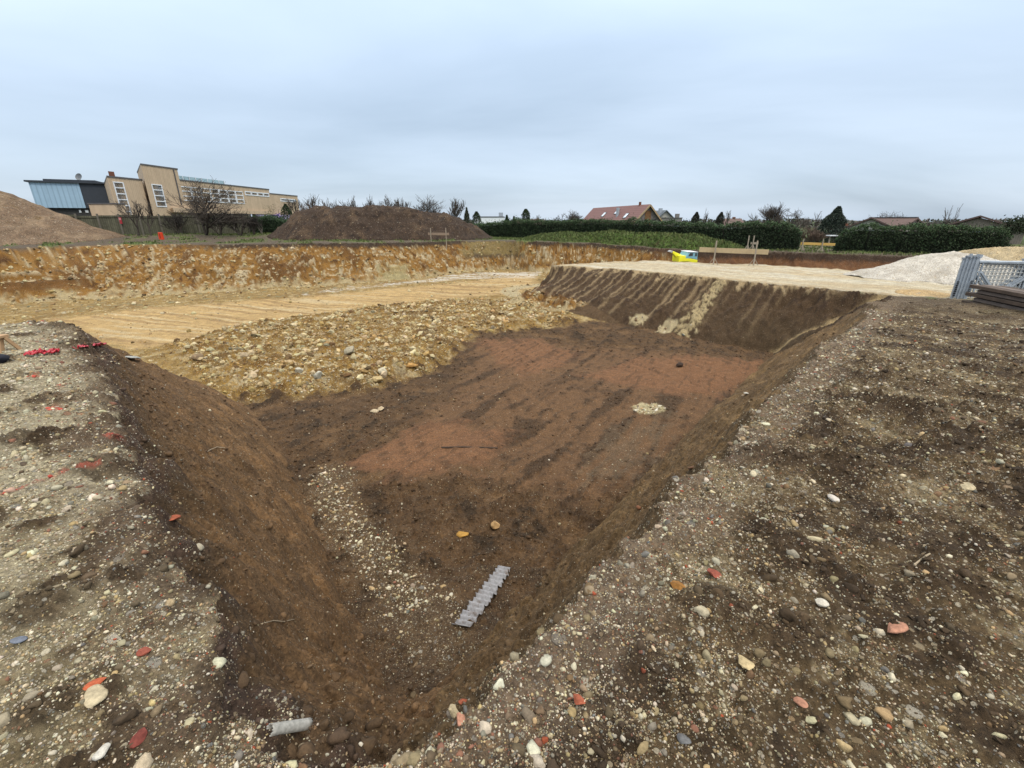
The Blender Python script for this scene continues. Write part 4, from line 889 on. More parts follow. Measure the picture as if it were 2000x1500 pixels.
for s0, s1, px in ((153, 157, 0), (165, 171, 0)):
    part('vent_window', wbox(FS.sz(s0, 412)[0], FS.sz(s1, 412)[0], FS.sz(155, 415)[1], FS.sz(155, 410)[1], .24, .297), M_WHITE, rs_, (0, 0, 0))

def gable_house(name, label, ridgeA, ridgeB, half, rise, eave_h, roofm, wallm, over=.35, cat='house'):
    """ridge end points (world, A nearer); half span; wall height below the eaves"""
    A, B = Vector(ridgeA), Vector(ridgeB); d = Vector((B.x - A.x, B.y - A.y, 0)); L = d.length; d.normalize(); g = Vector((-d.y, d.x, 0))
    if g.y > 0: g = -g                                             # g points towards the camera
    zr = A.z; T_ = thing(name, label, cat, (A.x, A.y, zr - rise - eave_h), math.atan2(d.y, d.x)); yy = -1 if (Vector((-d.y, d.x, 0)) - g).length > .1 else 1
    zz = eave_h + rise; th = .16                                   # local: x along the ridge away from A, y across
    for sgn in (1, -1):
        k = (half + over) / half
        p = [(-over, 0, zz), (L + over, 0, zz), (L + over, sgn * half * k, zz - rise * k), (-over, sgn * half * k, zz - rise * k)]
        part('roof', MB().prism(p, (0, 0, th)), roofm, T_, (0, 0, 0))
    part('wall', MB().prism([(0, -half, -.5), (0, half, -.5), (0, half, eave_h - .02), (0, 0, zz - .06), (0, -half, eave_h - .02)], (L, 0, 0)), wallm, T_, (0, 0, 0))
    return T_, L, zz, yy
M_RTILE = plain('red_roof_tiles', C(140, 102, 96), .75, .14, 5, stripes=('Y', 1.1, .8)); M_GTILE = plain('grey_slate', C(104, 112, 120), .6, .12, 5)
M_BTILE = plain('brown_roof_tiles', C(112, 92, 86), .8, .12, 5); M_TIMB = plain('timber', C(134, 96, 62), .75, .2, 5); M_GWALL = plain('grey_boards', C(138, 128, 124), .8, .12, 3, stripes=('Y', 2.0, .8))
M_PALEW = plain('pale_render', C(196, 192, 182), .8, .06); M_GREYR = plain('grey_render', C(140, 136, 132), .8, .1); M_ZINC = plain('zinc', (.34, .37, .40), .4, .1, metal=.3)
RA = atY(1268, 401, 75.0); RB = atY(1160, 408, 98.0); RB = (RB[0], RB[1], RA[2])
rh, L_, zz, yy = gable_house('red_roofed_house', 'house with long red tiled roof, three skylights and a timber gable above the hedge', RA, RB, 2.25, 2.35, 2.6, M_RTILE, M_GWALL)
def on_roof(mb, s, v, w, l, rise, half, h, zz, sg):
    sl = math.hypot(rise, half); cy, cz = half / sl, -rise / sl
    P = lambda a, b, c: (a, sg * (b * cy) + sg * c * rise / sl, zz + .16 + b * cz + c * half / sl)
    return mb.hexa([P(s - w / 2, v - l / 2, .0), P(s + w / 2, v - l / 2, .0), P(s + w / 2, v + l / 2, .0), P(s - w / 2, v + l / 2, .0), P(s - w / 2, v - l / 2, h), P(s + w / 2, v - l / 2, h), P(s + w / 2, v + l / 2, h), P(s - w / 2, v + l / 2, h)])
for s, v in ((4.6, 2.3), (9.8, 1.35), (14.8, 1.9)):
    sk = part('skylight', on_roof(MB(), s, v, 1.1, 1.1, 2.35, 2.25, .07, zz, yy), M_COPING, rh, (0, 0, 0)); part('pane', on_roof(MB(), s, v, .85, .85, 2.35, 2.25, .085, zz, yy), plain('bright_glass', (.6, .66, .72), .1, .05), sk, (0, 0, 0))
part('flue_pipe', MB().tube((8.2, yy * 1.5, zz - 1.9), (8.2, yy * 1.5, zz - .15), .28, .28, 10), M_ZINC, rh, (0, 0, 0))
part('chimney', MB().box(3.0, 3.3, -.15, .15, zz, zz + .6), M_BRICK, rh, (0, 0, 0))
part('gable_recess', MB().box(-.06, -.003, -.45, .55, 1.2, zz - .75), M_TIMB, rh, (0, 0, 0))
for y0, y1, z0, z1 in ((yy * 1.25 - .15, yy * 1.25 + .15, .8, 2.7), (-yy * 1.2 - .15, -yy * 1.2 + .15, 1.6, 2.9), (-.3, .3, 1.2, 2.2)):
    part('gable_window', MB().box(-.09, -.063 if y0 == -.3 else -.003, y0, y1, z0, z1), glass('dark_glass', (.02, .022, .025)), rh, (0, 0, 0))
mb = MB()
for sg in (1, -1): mb.beam((-.42, 0, zz + .03), (-.42, sg * 2.62, zz - 2.72), .09, .22)
part('barge_board', mb, plain('pale_timber', C(186, 160, 124), .7, .15), rh, (0, 0, 0))
GA = atY(1301, 412, 92.0); GB = atY(1272, 408.5, 100.0); GB = (GB[0], GB[1], GA[2])
gh, L_, zz, yy = gable_house('slate_roofed_house', 'house with dark grey slate roof just behind the red-roofed house', GA, GB, 2.6, 2.2, 2.4, M_GTILE, M_PALEW)
part('chimney', MB().box(1.0, 1.6, yy * .6 - .3, yy * .6 + .3, zz - 1.0, zz + .5), M_ZINC, gh, (0, 0, 0))
def flat_block(name, label, pa, pb, ytop, Y, h, depth, m, cop=True, Yb=None):
    fc = Facade(pa, Y, pb, Yb or Y, topz(pa, ytop, Y) - h); r_ = fc.root(name, label, 'building'); part('wall', wbox(0, fc.L, -1.2, h, 0, depth), m, r_, (0, 0, 0))
    if cop: part('coping', wbox(-.06, fc.L + .06, h + .003, h + .14, -.06, depth + .06), M_COPING, r_, (0, 0, 0))
    return fc, r_, h
fc, r_, h = flat_block('grey_annexe', 'low flat grey annexe with a small chimney between red-roofed house and dark cypresses', 1284, 1332, 426.5, 82, 3.2, 6, M_GREYR); part('chimney', wbox(fc.L * .82, fc.L * .82 + .6, h + .143, h + .75, 1, 1.6), M_GREYR, r_, (0, 0, 0)); part('window', wbox(fc.L * .7, fc.L * .7 + .9, h - 1.9, h - .9, -.03, -.003), glass(), r_, (0, 0, 0))
fc, r_, h = flat_block('white_building', 'white flat-roofed building peeping over the hedge right of the dark soil heap', 926, 984, 424.5, 78, 3.0, 8, plain('white_render', (.66, .68, .70), .7, .05)); part('chimney', wbox(fc.L * .82, fc.L * .82 + .7, h + .143, h + .75, 2, 2.7), M_ZINC, r_, (0, 0, 0))
for px0, px1, yt, Yd, nm in ((1005, 1060, 430.0, 95, 'low pale bungalow far behind the hedge, right of the white building'), (1408, 1444, 428.5, 85, 'small pale house far behind the hedge, right of the two dark cypresses'), (1640, 1666, 443, 60, 'low grey shed roof between the spruce and the right hand hedge')):
    a = atY(px1, yt, Yd); b = atY(px0, yt, Yd); hw = 1.2
    t2, _, zz, _ = gable_house('bungalow', nm, a, b, 2.0, 1.0, 2.0, M_BTILE, M_PALEW); part('chimney', MB().box(.8, 1.2, -.2, .2, zz, zz + .4), M_BRICK, t2, (0, 0, 0))
a = atY(1786, 428, 52.0); b = atY(1704, 428, 56.0)
bh, L_, zz, yy = gable_house('brown_roofed_house', 'long brown-roofed house behind the right hand hedge, left of the bare sapling', a, (b[0], b[1], a[2]), 3.0, 1.5, 2.0, M_BTILE, M_PALEW)
part('ridge_cap', MB().box(-.3, L_ + .3, -.14, .14, zz + .163, zz + .23), M_COPING, bh, (0, 0, 0))
a = atY(1702, 427, 50.0); b = (a[0] * 56 / 50 + .2, 56.0, a[2]); wg, L_, zz, yy = gable_house('white_gabled_house', 'white gable end beside the brown-roofed house at the hedge', a, b, 2.6, 1.25, 2.0, M_BTILE, M_PALEW); part('window', MB().box(-.05, -.003, -.5, .5, 1.0, 2.1), glass(), wg, (0, 0, 0))
a = atY(1914, 424, 46.0); b = (a[0] * 57 / 46 + .3, 57.0, a[2]); g2h, L_, zz, yy = gable_house('grey_gabled_house', 'wide grey gable with dark roof edges at far right behind the hedge', a, b, 3.3, 1.25, 2.0, M_BTILE, plain('grey_brown_boards', C(150, 140, 126), .8, .1, 3, stripes=('Y', 2.0, .8))); part('window', MB().box(-.05, -.003, -.4, .4, 1.2, 2.1), glass(), g2h, (0, 0, 0))

# ------------------------------------------------------------------ fence, hedges, trees
fa, fb_ = atY(60, HZ, 39.2), atY(520, HZ, 47.5); fl_ = math.dist(fa[:2], fb_[:2]); fz_ = .42
fr = thing('garden_fence', 'dark mossy board fence along the foot of the beige building', 'fence', (fa[0], fa[1], fz_), math.atan2(fb_[1] - fa[1], fb_[0] - fa[0]))
M_FENCE = plain('mossy_boards', (.090, .088, .058), .9, .3, 4, stripes=('X', 2.2, .6), streak=.3); nb = 12
for i in range(nb):
    s0, s1 = fl_ * i / nb, fl_ * (i + 1) / nb; h = 1.62 + .05 * math.sin(i * 2.1)
    part('panel', wbox(s0 + .07, s1 - .07, .02, h, 0, .04), M_FENCE, fr, (0, 0, 0)); part('rail', wbox(s0 + .07, s1 - .07, h - .16, h - .05, -.06, -.003), M_FENCE, fr, (0, 0, 0))
for i in range(nb + 1): part('post', wbox(fl_ * i / nb - .06, fl_ * i / nb + .06, -.3, 1.75, -.05, .09), plain('grey_post', (.11, .10, .08), .9, .2), fr, (0, 0, 0))
q = atY(228, 425, 41.6); p_ = thing('warning_sign', 'small red and pink sign hung on the dark fence', 'sign', (q[0], 41.6, q[2] - .35)); 
fy = lambda x: fa[1] + (x - fa[0]) * (fb_[1] - fa[1]) / (fb_[0] - fa[0])
yq = fy(q[0]) - .12
part('board', MB().box(q[0] - .12, q[0] + .10, yq, yq + .03, q[2] - .50, q[2] + .02), plain('red_sign', C(186, 62, 70), .6, .15), p_); part('upper_panel', MB().box(q[0] - .10, q[0] + .08, yq - .012, yq - .003, q[2] - .2, q[2] - .02), plain('pink_sign', C(222, 150, 150), .5, .1), p_)
q = on_ground(316, 467.5); p_ = thing('marker_post', 'bright orange marker post standing on the grass behind the pit', 'marker', q)
M_OR = plain('orange_plastic', C(236, 78, 40), .45, .08); wv = .16; hh = .52
part('tube', MB().hexa([(q[0] - wv, q[1] - .1, q[2] - .05), (q[0] + wv, q[1] - .1, q[2] - .05), (q[0] + wv, q[1] + .1, q[2] - .05), (q[0] - wv, q[1] + .1, q[2] - .05), (q[0] - wv * .8, q[1] - .1, q[2] + hh), (q[0] + wv * .8, q[1] - .1, q[2] + hh), (q[0] + wv * .8, q[1] + .1, q[2] + hh), (q[0] - wv * .8, q[1] + .1, q[2] + hh)]), M_OR, p_, bevel=.02); part('slot', MB().box(q[0] - .03, q[0] + .03, q[1] - .112, q[1] - .104, q[2] + .05, q[2] + hh - .1), plain('dark_orange', C(150, 52, 34), .6, .1), p_)
hp1 = []
for px, yt, Y in ((926, 439, 53), (960, 435, 52), (1001, 430, 50.5), (1069, 430.5, 48), (1150, 430, 45.5), (1231, 430, 43), (1312, 432, 40.5), (1380, 437, 38.5), (1420, 438, 37.4), (1452, 436, 36.8), (1477, 431, 36.4), (1531, 435, 35.6), (1560, 444, 35.2), (1572, 455, 35.0)):
    q = at_base(px, Y); hp1.append((q[0], Y, q[2] - .1, topz(px, yt, Y) - .04))
hedge('evergreen_hedge', 'long dark evergreen hedge behind the grassy mound, ending left of the spruce', hp1, 5)
hp2 = []
for px, yt, Y in ((1640, 468, 34.6), (1652, 452, 34.4), (1676, 440, 34), (1700, 440, 33.6), (1769, 441, 32.8), (1830, 441, 32.2), (1874, 443, 31.8), (1930, 443, 31.2), (1966, 449, 30.8), (1982, 462, 30.6)):
    q = at_base(px, Y); hp2.append((q[0], Y, q[2] - .1, topz(px, yt, Y) - .04))
hedge('evergreen_hedge', 'thick dark evergreen hedge at the right, behind the pale gravel heap', hp2, 9, depth=2.0, tone=(.024, .038, .017))
hp3 = []
for px, yt, Y in ((495, 426, 47), (520, 423, 46.5), (545, 425, 46), (572, 432, 45.5)):
    q = at_base(px, Y); hp3.append((q[0], Y, q[2] - .1, topz(px, yt, Y)))
hedge('evergreen_hedge', 'short dark evergreen hedge below the lilac wall, left of the dark soil heap', hp3, 13, depth=1.6, tone=(.02, .033, .016))
def btree(px, Y, ytop, label, seed, **kw):
    b = at_base(px, Y, -.05); return bare_tree(kw.pop('name', 'bare_tree'), label, kw.pop('cat', 'tree'), b, topz(px, ytop, Y) - b[2], seed, **kw)
btree(397, 42.5, 341, 'large dark spreading bare tree in front of the beige building', 3, spread=.62, lev=5, n=(5, 4, 4, 3, 3), trunk=.22, squash=(1.5, 1.1), rmin=.010, stems=2)
btree(262, 40.3, 383, 'small bare tree before the fence below the tall window', 4, n=(4, 4, 4, 3), lev=4, rmin=.011, squash=(1.1, 1), name='bare_sapling')
btree(288, 40.6, 384, 'slim bare tree before the fence, right of the small bare tree', 6, n=(4, 4, 3, 3), lev=4, rmin=.010, squash=(.8, .8), name='bare_sapling')
for i, (px, yt, lb) in enumerate(((345, 408, 'leftmost of the dark bare shrubs under the large bare tree'), (425, 404, 'dark bare shrub right beside the large bare tree'), (465, 408, 'dark bare shrub midway between the large bare tree and the lilac wall'), (490, 418, 'low dark bare shrub just left of the lilac wall'))):
    btree(px, 43, yt, lb, 20 + i, name='bare_shrub', cat='shrub', stems=5, trunk=.4, lev=4, n=(4, 4, 3, 3), spread=.5, squash=(1.5, 1.2), rmin=.010, m2=M_TWIGD, group='bare shrubs along the fence')
for i, (px, yt, lb) in enumerate(((480, 424, 'pale thin sapling stem left of the short evergreen hedge'), (507, 430, 'pale thin sapling stem in front of the short evergreen hedge'))): btree(px, 43.5, yt, lb, 40 + i, name='bare_sapling', stems=2, lev=3, n=(2, 2, 2), trunk=.6, rad=.035, rmin=.014, m1=plain('pale_bark', (.14, .12, .10), .9, .2))
b = at_base(562, 48.5); conifer('conifer_tree', 'bushy dark conifer at the left foot of the dark soil heap', b, topz(562, 398, 48.5) - b[2], 1.3, 51, tone=(.03, .045, .022), power=.7)
b = at_base(536, 47.5); shrub('yellowing_shrub', 'loose yellowish green shrub in front of the end block of the beige building', b, topz(536, 397, 47.5) - b[2], 1.9, 52, tone=(.085, .085, .03), dens=420)
b = at_base(604, 56); shrub('rusty_shrub', 'rusty brown leafed shrub peeping over the left end of the dark soil heap', b, topz(604, 392, 56) - b[2], 2.2, 53, tone=(.10, .055, .032), dens=900)
for i, px in enumerate((575, 590, 622, 634, 660, 684, 700, 722, 735, 757, 775, 792)):
    btree(px, 60 + (i % 3) * 4, (386, 392, 378, 384, 388, 380, 387, 379, 389, 378, 387, 384)[i], 'bare twiggy tree top showing over the ridge of the dark soil heap', 60 + i, lev=4, n=(5, 4, 4, 3), spread=.4, up=.14, trunk=.45, rmin=.014, squash=(1.1, 1), group='bare trees behind the dark soil heap', t0=.5)
btree(843, 62, 379, 'broad bare tree standing behind the right half of the dark soil heap', 91, spread=.62, lev=5, n=(6, 5, 4, 3, 3), trunk=.28, squash=(1.6, 1.3), rmin=.013)
btree(892, 60, 383, 'upright bare tree at the right end of the dark soil heap', 92, spread=.42, lev=5, n=(5, 4, 4, 3, 3), up=.14, trunk=.3, rmin=.013, squash=(1.1, 1.1))
for px, yt, Y, rad, lb, pw, tn in ((912, 405, 56, .9, 'slim grey-green conifer at the right end of the dark soil heap', 1.0, (.05, .055, .035)), (931, 413, 58, 1.2, 'dark conifer beside the white building', .6, GREEN_D), (990, 420, 58, .8, 'small dark conifer at the right end of the white building', .7, GREEN_D), (1004, 422, 57, .55, 'narrow dark conifer tip rising from the hedge beside the white building', .7, GREEN_D),
    (1027, 408, 58, .85, 'dark green columnar cypress rising above the left half of the hedge', .42, (.03, .045, .018))):
    b = at_base(px, Y); conifer('conifer_tree', lb, b, topz(px, yt, Y) - b[2], rad, int(px), tone=tn, power=pw, dens=1100)
for px, lb in ((1357, 'left one of two dark brownish cypresses behind the hedge'), (1405, 'right one of two dark brownish cypresses behind the hedge')):
    b = at_base(px - 3, 62); conifer('cypress_tree', lb, b, topz(px, 414, 62) - b[2], .95, px, tone=(.032, .033, .024), power=.55, lean=.12, dens=1500, group='cypresses behind the hedge')
b = at_base(1622, 45); conifer('spruce_tree', 'large dark blue-green spruce in the gap between the two long hedges', b, topz(1634, 403, 45) - b[2], 1.9, 1630, tone=(.034, .046, .034), power=.75, lean=.16, dens=4200)
for px, Y, yt, lb, kw in ((1115, 64, 408, 'broad bare tree left of the red-roofed house', dict(spread=.55, squash=(1.5, 1.2), lev=5, n=(6, 5, 4, 3, 3))), (1090, 66, 415, 'smaller bare tree farther left of the red-roofed house', dict(spread=.5, squash=(1.2, 1), lev=4, n=(4, 4, 4, 3))),
    (1050, 66, 418, 'thin bare tree right of the columnar cypress', dict(spread=.4, lev=4, n=(3, 4, 3, 3))), (1378, 70, 405, 'tall thin bare tree between the two dark cypresses', dict(spread=.3, squash=(.7, .7), lev=4, n=(4, 4, 3, 3))), (1420, 72, 410, 'thin bare tree right of the two dark cypresses', dict(spread=.4, squash=(.9, .9), lev=4, n=(4, 4, 3, 3))),
    (1475, 60, 415, 'small bare tree left of the broad bare tree behind the hedge end', dict(spread=.45, lev=4, n=(4, 4, 4, 3))), (1512, 58, 393, 'broad bushy bare tree behind the right end of the long hedge', dict(spread=.5, squash=(1.25, 1.1), lev=5, n=(6, 5, 5, 4, 3), up=.14)), (1561, 52, 405, 'pruned fruit tree with crooked bare limbs left of the spruce', dict(spread=.75, squash=(1.35, 1.2), lev=5, n=(6, 5, 4, 3, 3), up=.05, wig=.2, trunk=.3)),
    (1596, 60, 412, 'thin pale bare tree just left of the spruce', dict(spread=.35, lev=4, n=(3, 4, 3, 2), squash=(.7, .7))), (1735, 64, 411, 'round pruned bare tree above the brown-roofed house', dict(spread=.8, squash=(1.4, 1.2), lev=5, n=(6, 5, 4, 3, 2), up=.03, trunk=.5)), (1766, 66, 414, 'wispy bare tree behind the right end of the brown roof', dict(spread=.5, lev=4, n=(4, 4, 3, 3), trunk=.5)),
    (1815, 48, 428, 'dense bare bush between the brown-roofed house and the bare sapling', dict(spread=.6, squash=(2.4, 1.6), lev=5, n=(5, 4, 4, 3, 2), stems=3)), (1851, 36, 397, 'single tall bare sapling rising out of the right hand hedge', dict(spread=.35, squash=(.8, .8), lev=3, n=(4, 4, 3), trunk=.45, rad=.05)), (1945, 50, 428, 'bare twigs of a small tree right of the grey gable', dict(spread=.5, lev=4, n=(4, 4, 3, 3)))):
    btree(px, Y, yt, lb, int(px), rmin=.0115, **kw)
for i, (px, yt, Y, lb) in enumerate(((1585, 440, 42, 'reddish brown bare shrub in the gap left of the spruce'), (1606, 446, 41, 'brown bare shrub right in front of the spruce'), (1650, 452, 44, 'brown bare shrub between the spruce and the right hand hedge'))): btree(px, Y, yt, lb, 140 + i, name='bare_shrub', cat='shrub', stems=5, trunk=.4, lev=4, n=(4, 4, 4, 3), squash=(1.5, 1.3), rmin=.010, m2=plain('reddish_twigs', (.10, .07, .05), .9, .3))
b = at_base(1987, 31.5, -.1); T_ = thing('pine_tree', 'dark pine with a bare crooked trunk at the right edge behind the sand heap', 'tree', b); zt_ = topz(1985, 425, 31.5); mb = MB(); mb.tube(b, (b[0] - .1, b[1], b[2] + 1.1), .09, .075, 8); mb.tube((b[0] - .1, b[1], b[2] + 1.1), (b[0] + .05, b[1], zt_ - .1), .075, .03, 8); part('trunk', mb, M_BARK, T_)
rs = np.random.default_rng(8); cl = np.array([(b[0] - .25, 31.5, zt_ - .35), (b[0] + .25, 31.4, zt_ - .2), (b[0] + .1, 31.6, zt_ - .75), (b[0] - .55, 31.5, zt_ - .85), (b[0] + .7, 31.5, zt_ - .65)]); P = cl[rs.integers(0, 5, 1500)] + rs.normal(0, 1, (1500, 3)) * [.26, .26, .16]
part('crown', leaf_mesh('crown', P, rs.uniform(.06, .14, 1500), leaf_cols(1500, (.028, .04, .02), rs, .5), rs, b, 1.6), M_LEAF, T_)
# far woodland and gardens closing the horizon
rs = np.random.default_rng(12); n = 26000; a = np.radians(rs.uniform(-68, 68, n)); R2 = rs.uniform(125, 175, n); hmx = 1.7 + .8 * fbm(a * 14, a * 0, 1.0, 4, 150); P = np.stack([R2 * np.sin(a), R2 * np.cos(a), rs.uniform(-.5, 1, n) * hmx], -1)
o = link('far_treeline', leaf_mesh('far_treeline', P, rs.uniform(.5, 1.1, n), leaf_cols(n, (.075, .072, .06), rs, .35), rs), M_LEAF); o['kind'] = 'stuff'

# ------------------------------------------------------------------ batter boards, machine, steel panels, timber
M_WOODP = plain('pale_boards', C(214, 190, 150), .75, .12, 7, stripes=('Z', 9.0, .92)); M_WOODG = plain('grey_stakes', C(172, 160, 142), .8, .15, 9); M_WOODY = plain('yellow_board', C(216, 178, 98), .7, .1, 7); M_WOODD = plain('weathered_board', C(158, 138, 118), .8, .15, 7)
def batter_board(label, posts, board, th, m, sw=.06, brace=.28):
    """posts: [(foot, top)], board: (end, end)"""
    T_ = thing('batter_board', label, 'batter board', posts[0][0]); part('board', MB().beam(board[0], board[1], .035, th), m, T_, bevel=.004)
    for ft, tp in posts:
        ft = Vector(ft); tp = Vector(tp); d = Vector((board[1][0] - board[0][0], board[1][1] - board[0][1], 0)).normalized(); n_ = Vector((d.y, -d.x, 0)); sh = -n_ * .05
        po = part('post', MB().beam(ft + sh * -1 + Vector((0, 0, -.25)), tp + sh * -1, sw, sw), M_WOODG, T_)
        if brace:
            mb = MB()
            for v in (d * brace, -d * brace, n_ * brace * .8): mb.beam(ft - sh + v + Vector((0, 0, -.06)), ft - sh + Vector((0, 0, brace * 1.25)) + v.normalized() * .03, sw * .62, sw * .62)
            part('brace', mb, M_WOODG, po, T_.location)
    return T_
def foot(px, py, Y=None):
    if Y is None: return on_ground(px, py)
    return at_base(px, Y)
Y1, Y2 = 27.3, 26.3; f1, f2 = at_base(1406, Y1), at_base(1487, Y2); t1, t2 = atY(1413, 470, Y1), atY(1497, 470, Y2)
batter_board('long pale batter board on two braced stakes at the far side of the gravel road', [(f1, (f1[0], f1[1], t1[2])), (f2, (f2[0], f2[1], t2[2]))], (atY(1366, 487.5, Y1 + .45), atY(1501, 492.5, Y2 - .12)), .27, M_WOODP)
Y1 = 33.9; f1, f2 = at_base(1468, Y1), at_base(1478, Y1); t1 = atY(1472, 460, Y1)
batter_board('small grey batter board on two braced stakes in front of the long hedge', [(f1, (f1[0], Y1, t1[2])), (f2, (f2[0], Y1, t1[2]))], (atY(1466, 475.2, Y1), atY(1481, 475.2, Y1)), .15, M_WOODG, brace=.26)
Y1 = 32.9; f1, f2 = at_base(1577, Y1), at_base(1616, Y1); t1 = atY(1580, 466, Y1)
batter_board('yellow batter board standing in the gap between the two long hedges', [(f1, (f1[0], Y1, t1[2])), (f2, (f2[0], Y1, t1[2]))], (atY(1564, 475.5, Y1), atY(1631, 477.5, Y1)), .17, M_WOODY, sw=.05)
Y1 = 38.7; f1, f2 = at_base(840, Y1), at_base(870, Y1); t1 = atY(840, 445, Y1)
batter_board('weathered brown batter board in front of the dark soil heap', [(f1, (f1[0], Y1, t1[2])), (f2, (f2[0], Y1, t1[2]))], (atY(836, 456.7, Y1 + .05), atY(877, 457.2, Y1 - .05)), .19, M_WOODD, sw=.055, brace=0)
q = at_base(1629, 37.5); p_ = thing('bird_table', 'small pale table on a post between the spruce and the right hand hedge', 'bird table', q); zq = topz(1629, 461, 37.5); part('post', MB().beam((q[0], q[1], q[2] - .2), (q[0], q[1], zq), .08, .08), M_WOODG, p_); part('top_board', MB().box(q[0] - .2, q[0] + .5, q[1] - .25, q[1] + .25, zq + .003, zq + .07), M_WHITE, p_)
# compact yellow machine in the trench behind the platform
MY = 30.6; k_ = MY / F * 1.03; mx = lambda px: atY(px, 500, MY)[0]; mz = lambda py: topz(1330, py, MY); mzb = gz(mx(1335), MY)
mac = thing('yellow_loader', 'small yellow machine with light blue cab in the trench behind the gravel road', 'construction machine', (mx(1335), MY, mzb))
M_YEL = plain('yellow_paint', (.72, .68, .03), .4, .06, 3); M_CAB = plain('light_blue_paint', C(150, 206, 222), .4, .06, 3); M_RUB = plain('black_rubber', (.02, .02, .02), .85, .2)
dpt = .65
def mp_(pts, y0, y1): return MB().prism([(mx(a), y0, mz(b)) for a, b in pts], (0, y1 - y0, 0))
part('body', mp_([(1320, 511), (1320, 497.5), (1333, 498), (1333, 503), (1343, 503.5), (1356, 506), (1356, 511.5), (1346, 511.5), (1340, 509.5), (1326, 509.5)], MY - dpt, MY + dpt), M_YEL, mac, bevel=.03)
part('chassis', mp_([(1321, 521), (1321, 511.4), (1355, 512), (1355, 521)], MY - dpt * .85, MY + dpt * .85), M_YEL, mac, bevel=.03)
bm_ = part('boom', mp_([(1309.5, 492), (1313, 490.5), (1329, 497.3), (1321, 503.5)], MY - .18, MY + .18), M_YEL, mac, bevel=.02); part('boom_tip', mp_([(1304, 491.2), (1308, 488.6), (1312, 490), (1309, 493.8)], MY - .22, MY + .22), plain('grey_metal', (.32, .32, .31), .5, .15), bm_, mac.location, bevel=.02)
cab = part('cab', mp_([(1331, 503.2), (1337, 491), (1354.5, 491.5), (1355.2, 506), (1344, 503.3)], MY - dpt, MY + dpt), M_CAB, mac, bevel=.03)
part('side_window', mp_([(1336.8, 498.5), (1339.8, 492.8), (1345.5, 492.8), (1345.5, 498.5)], MY - dpt - .02, MY - dpt - .004), glass('cab_glass', (.05, .07, .08)), cab, mac.location); part('side_window', mp_([(1349.5, 499), (1349.5, 493), (1353.2, 493.2), (1353.6, 499)], MY - dpt - .02, MY - dpt - .004), glass('cab_glass'), cab, mac.location)
part('cab_roof', mp_([(1336, 491), (1336.5, 490.2), (1355, 490.7), (1355, 491.4)], MY - dpt - .04, MY + dpt + .04), M_WHITE, cab, mac.location)
for dy in (-.55, .38):
    for cx_ in (1326, 1350):
        w_ = part('wheel', MB().tube((mx(cx_), MY + dy - .12, mzb + .36), (mx(cx_), MY + dy + .25, mzb + .36), .36, .36, 18), M_RUB, mac, bevel=.03); part('hub', MB().tube((mx(cx_), MY + dy - .14, mzb + .36), (mx(cx_), MY + dy - .123, mzb + .36), .17, .17, 12), M_YEL, w_, mac.location)
# steel safety panels leaning in a stack
M_GALV = plain('galvanised_steel', (.36, .395, .43), .45, .3, 7, metal=.5, spec=.5); M_MESH = plain('mesh_wire', (.44, .45, .44), .5, .1, metal=.3); M_HOLE = plain('hole_black', (.012, .012, .013), .6, .1)
pb0 = Vector(on_ground(1884, 584)); pd = Vector((1.0, -.30, 0)).normalized(); pn = Vector((-pd.y, pd.x, 0)); PH = 1.27; PWD = 1.50
PST = Vector((-.058, .052, 0)); NP = 5
def panel(label):
    T_ = thing('steel_panel', label, 'barrier panel', (0, 0, 0), 0, 'steel mesh panels stacked beside the timber')
    X = lambda a, b, c=0: Vector(pd) * a + Vector(pn) * c + Vector((0, 0, b))
    part('frame', MB().beam(X(0, .0), X(0, PH), .085, .05, pn).beam(X(PWD, .0), X(PWD, PH), .085, .05, pn).beam(X(.05, PH - .12), X(PWD - .05, PH - .12), .05, .06).beam(X(.05, .14), X(PWD - .05, .14), .05, .06).beam(X(.16, .05), X(.16, PH - .15), .045, .04, pn).beam(X(PWD - .16, .05), X(PWD - .16, PH - .15), .045, .04, pn), M_GALV, T_, (0, 0, 0), bevel=.006)
    mb = MB()
    for i in range(11): mb.tube(X(.19 + (PWD - .38) * (i + .5) / 11, .17, .012), X(.19 + (PWD - .38) * (i + .5) / 11, PH - .15, .012), .006, .006, 4)
    for i in range(9): mb.tube(X(.18, .2 + (PH - .4) * i / 8, .022), X(PWD - .18, .2 + (PH - .4) * i / 8, .022), .006, .006, 4)
    part('mesh', mb, M_MESH, T_, (0, 0, 0))
    part('brace', MB().beam(X(.18, PH - .42, -.03), X(PWD * .48, .2, -.03), .05, .03, pn), M_GALV, T_, (0, 0, 0)); part('brace', MB().beam(X(PWD - .18, PH - .55, -.03), X(PWD * .54, .2, -.03), .05, .03, pn), M_GALV, T_, (0, 0, 0))
    for a in (0, PWD):
        part('post_bracket', MB().box(-.06, .06, -.035, .035, 0.003, .05).box(-.03, .07, -.045, -.0355, .02, .11), M_GALV, T_, (0, 0, 0)).location = X(a, PH)
        for q_ in range(8): part('hole_block', MB().beam(X(a + .015, .12 + q_ * .062, -.052), X(a + .015, .152 + q_ * .062, -.052), .05, .03, pn), M_HOLE, T_, (0, 0, 0))  # raised black blocks standing in for the dark holes in the posts
    return T_
LBL = ['front panel of the stack of galvanised steel mesh panels by the timber', 'galvanised steel mesh panel directly behind the front one of its stack']
p0 = panel(LBL[0]); p0.location = pb0
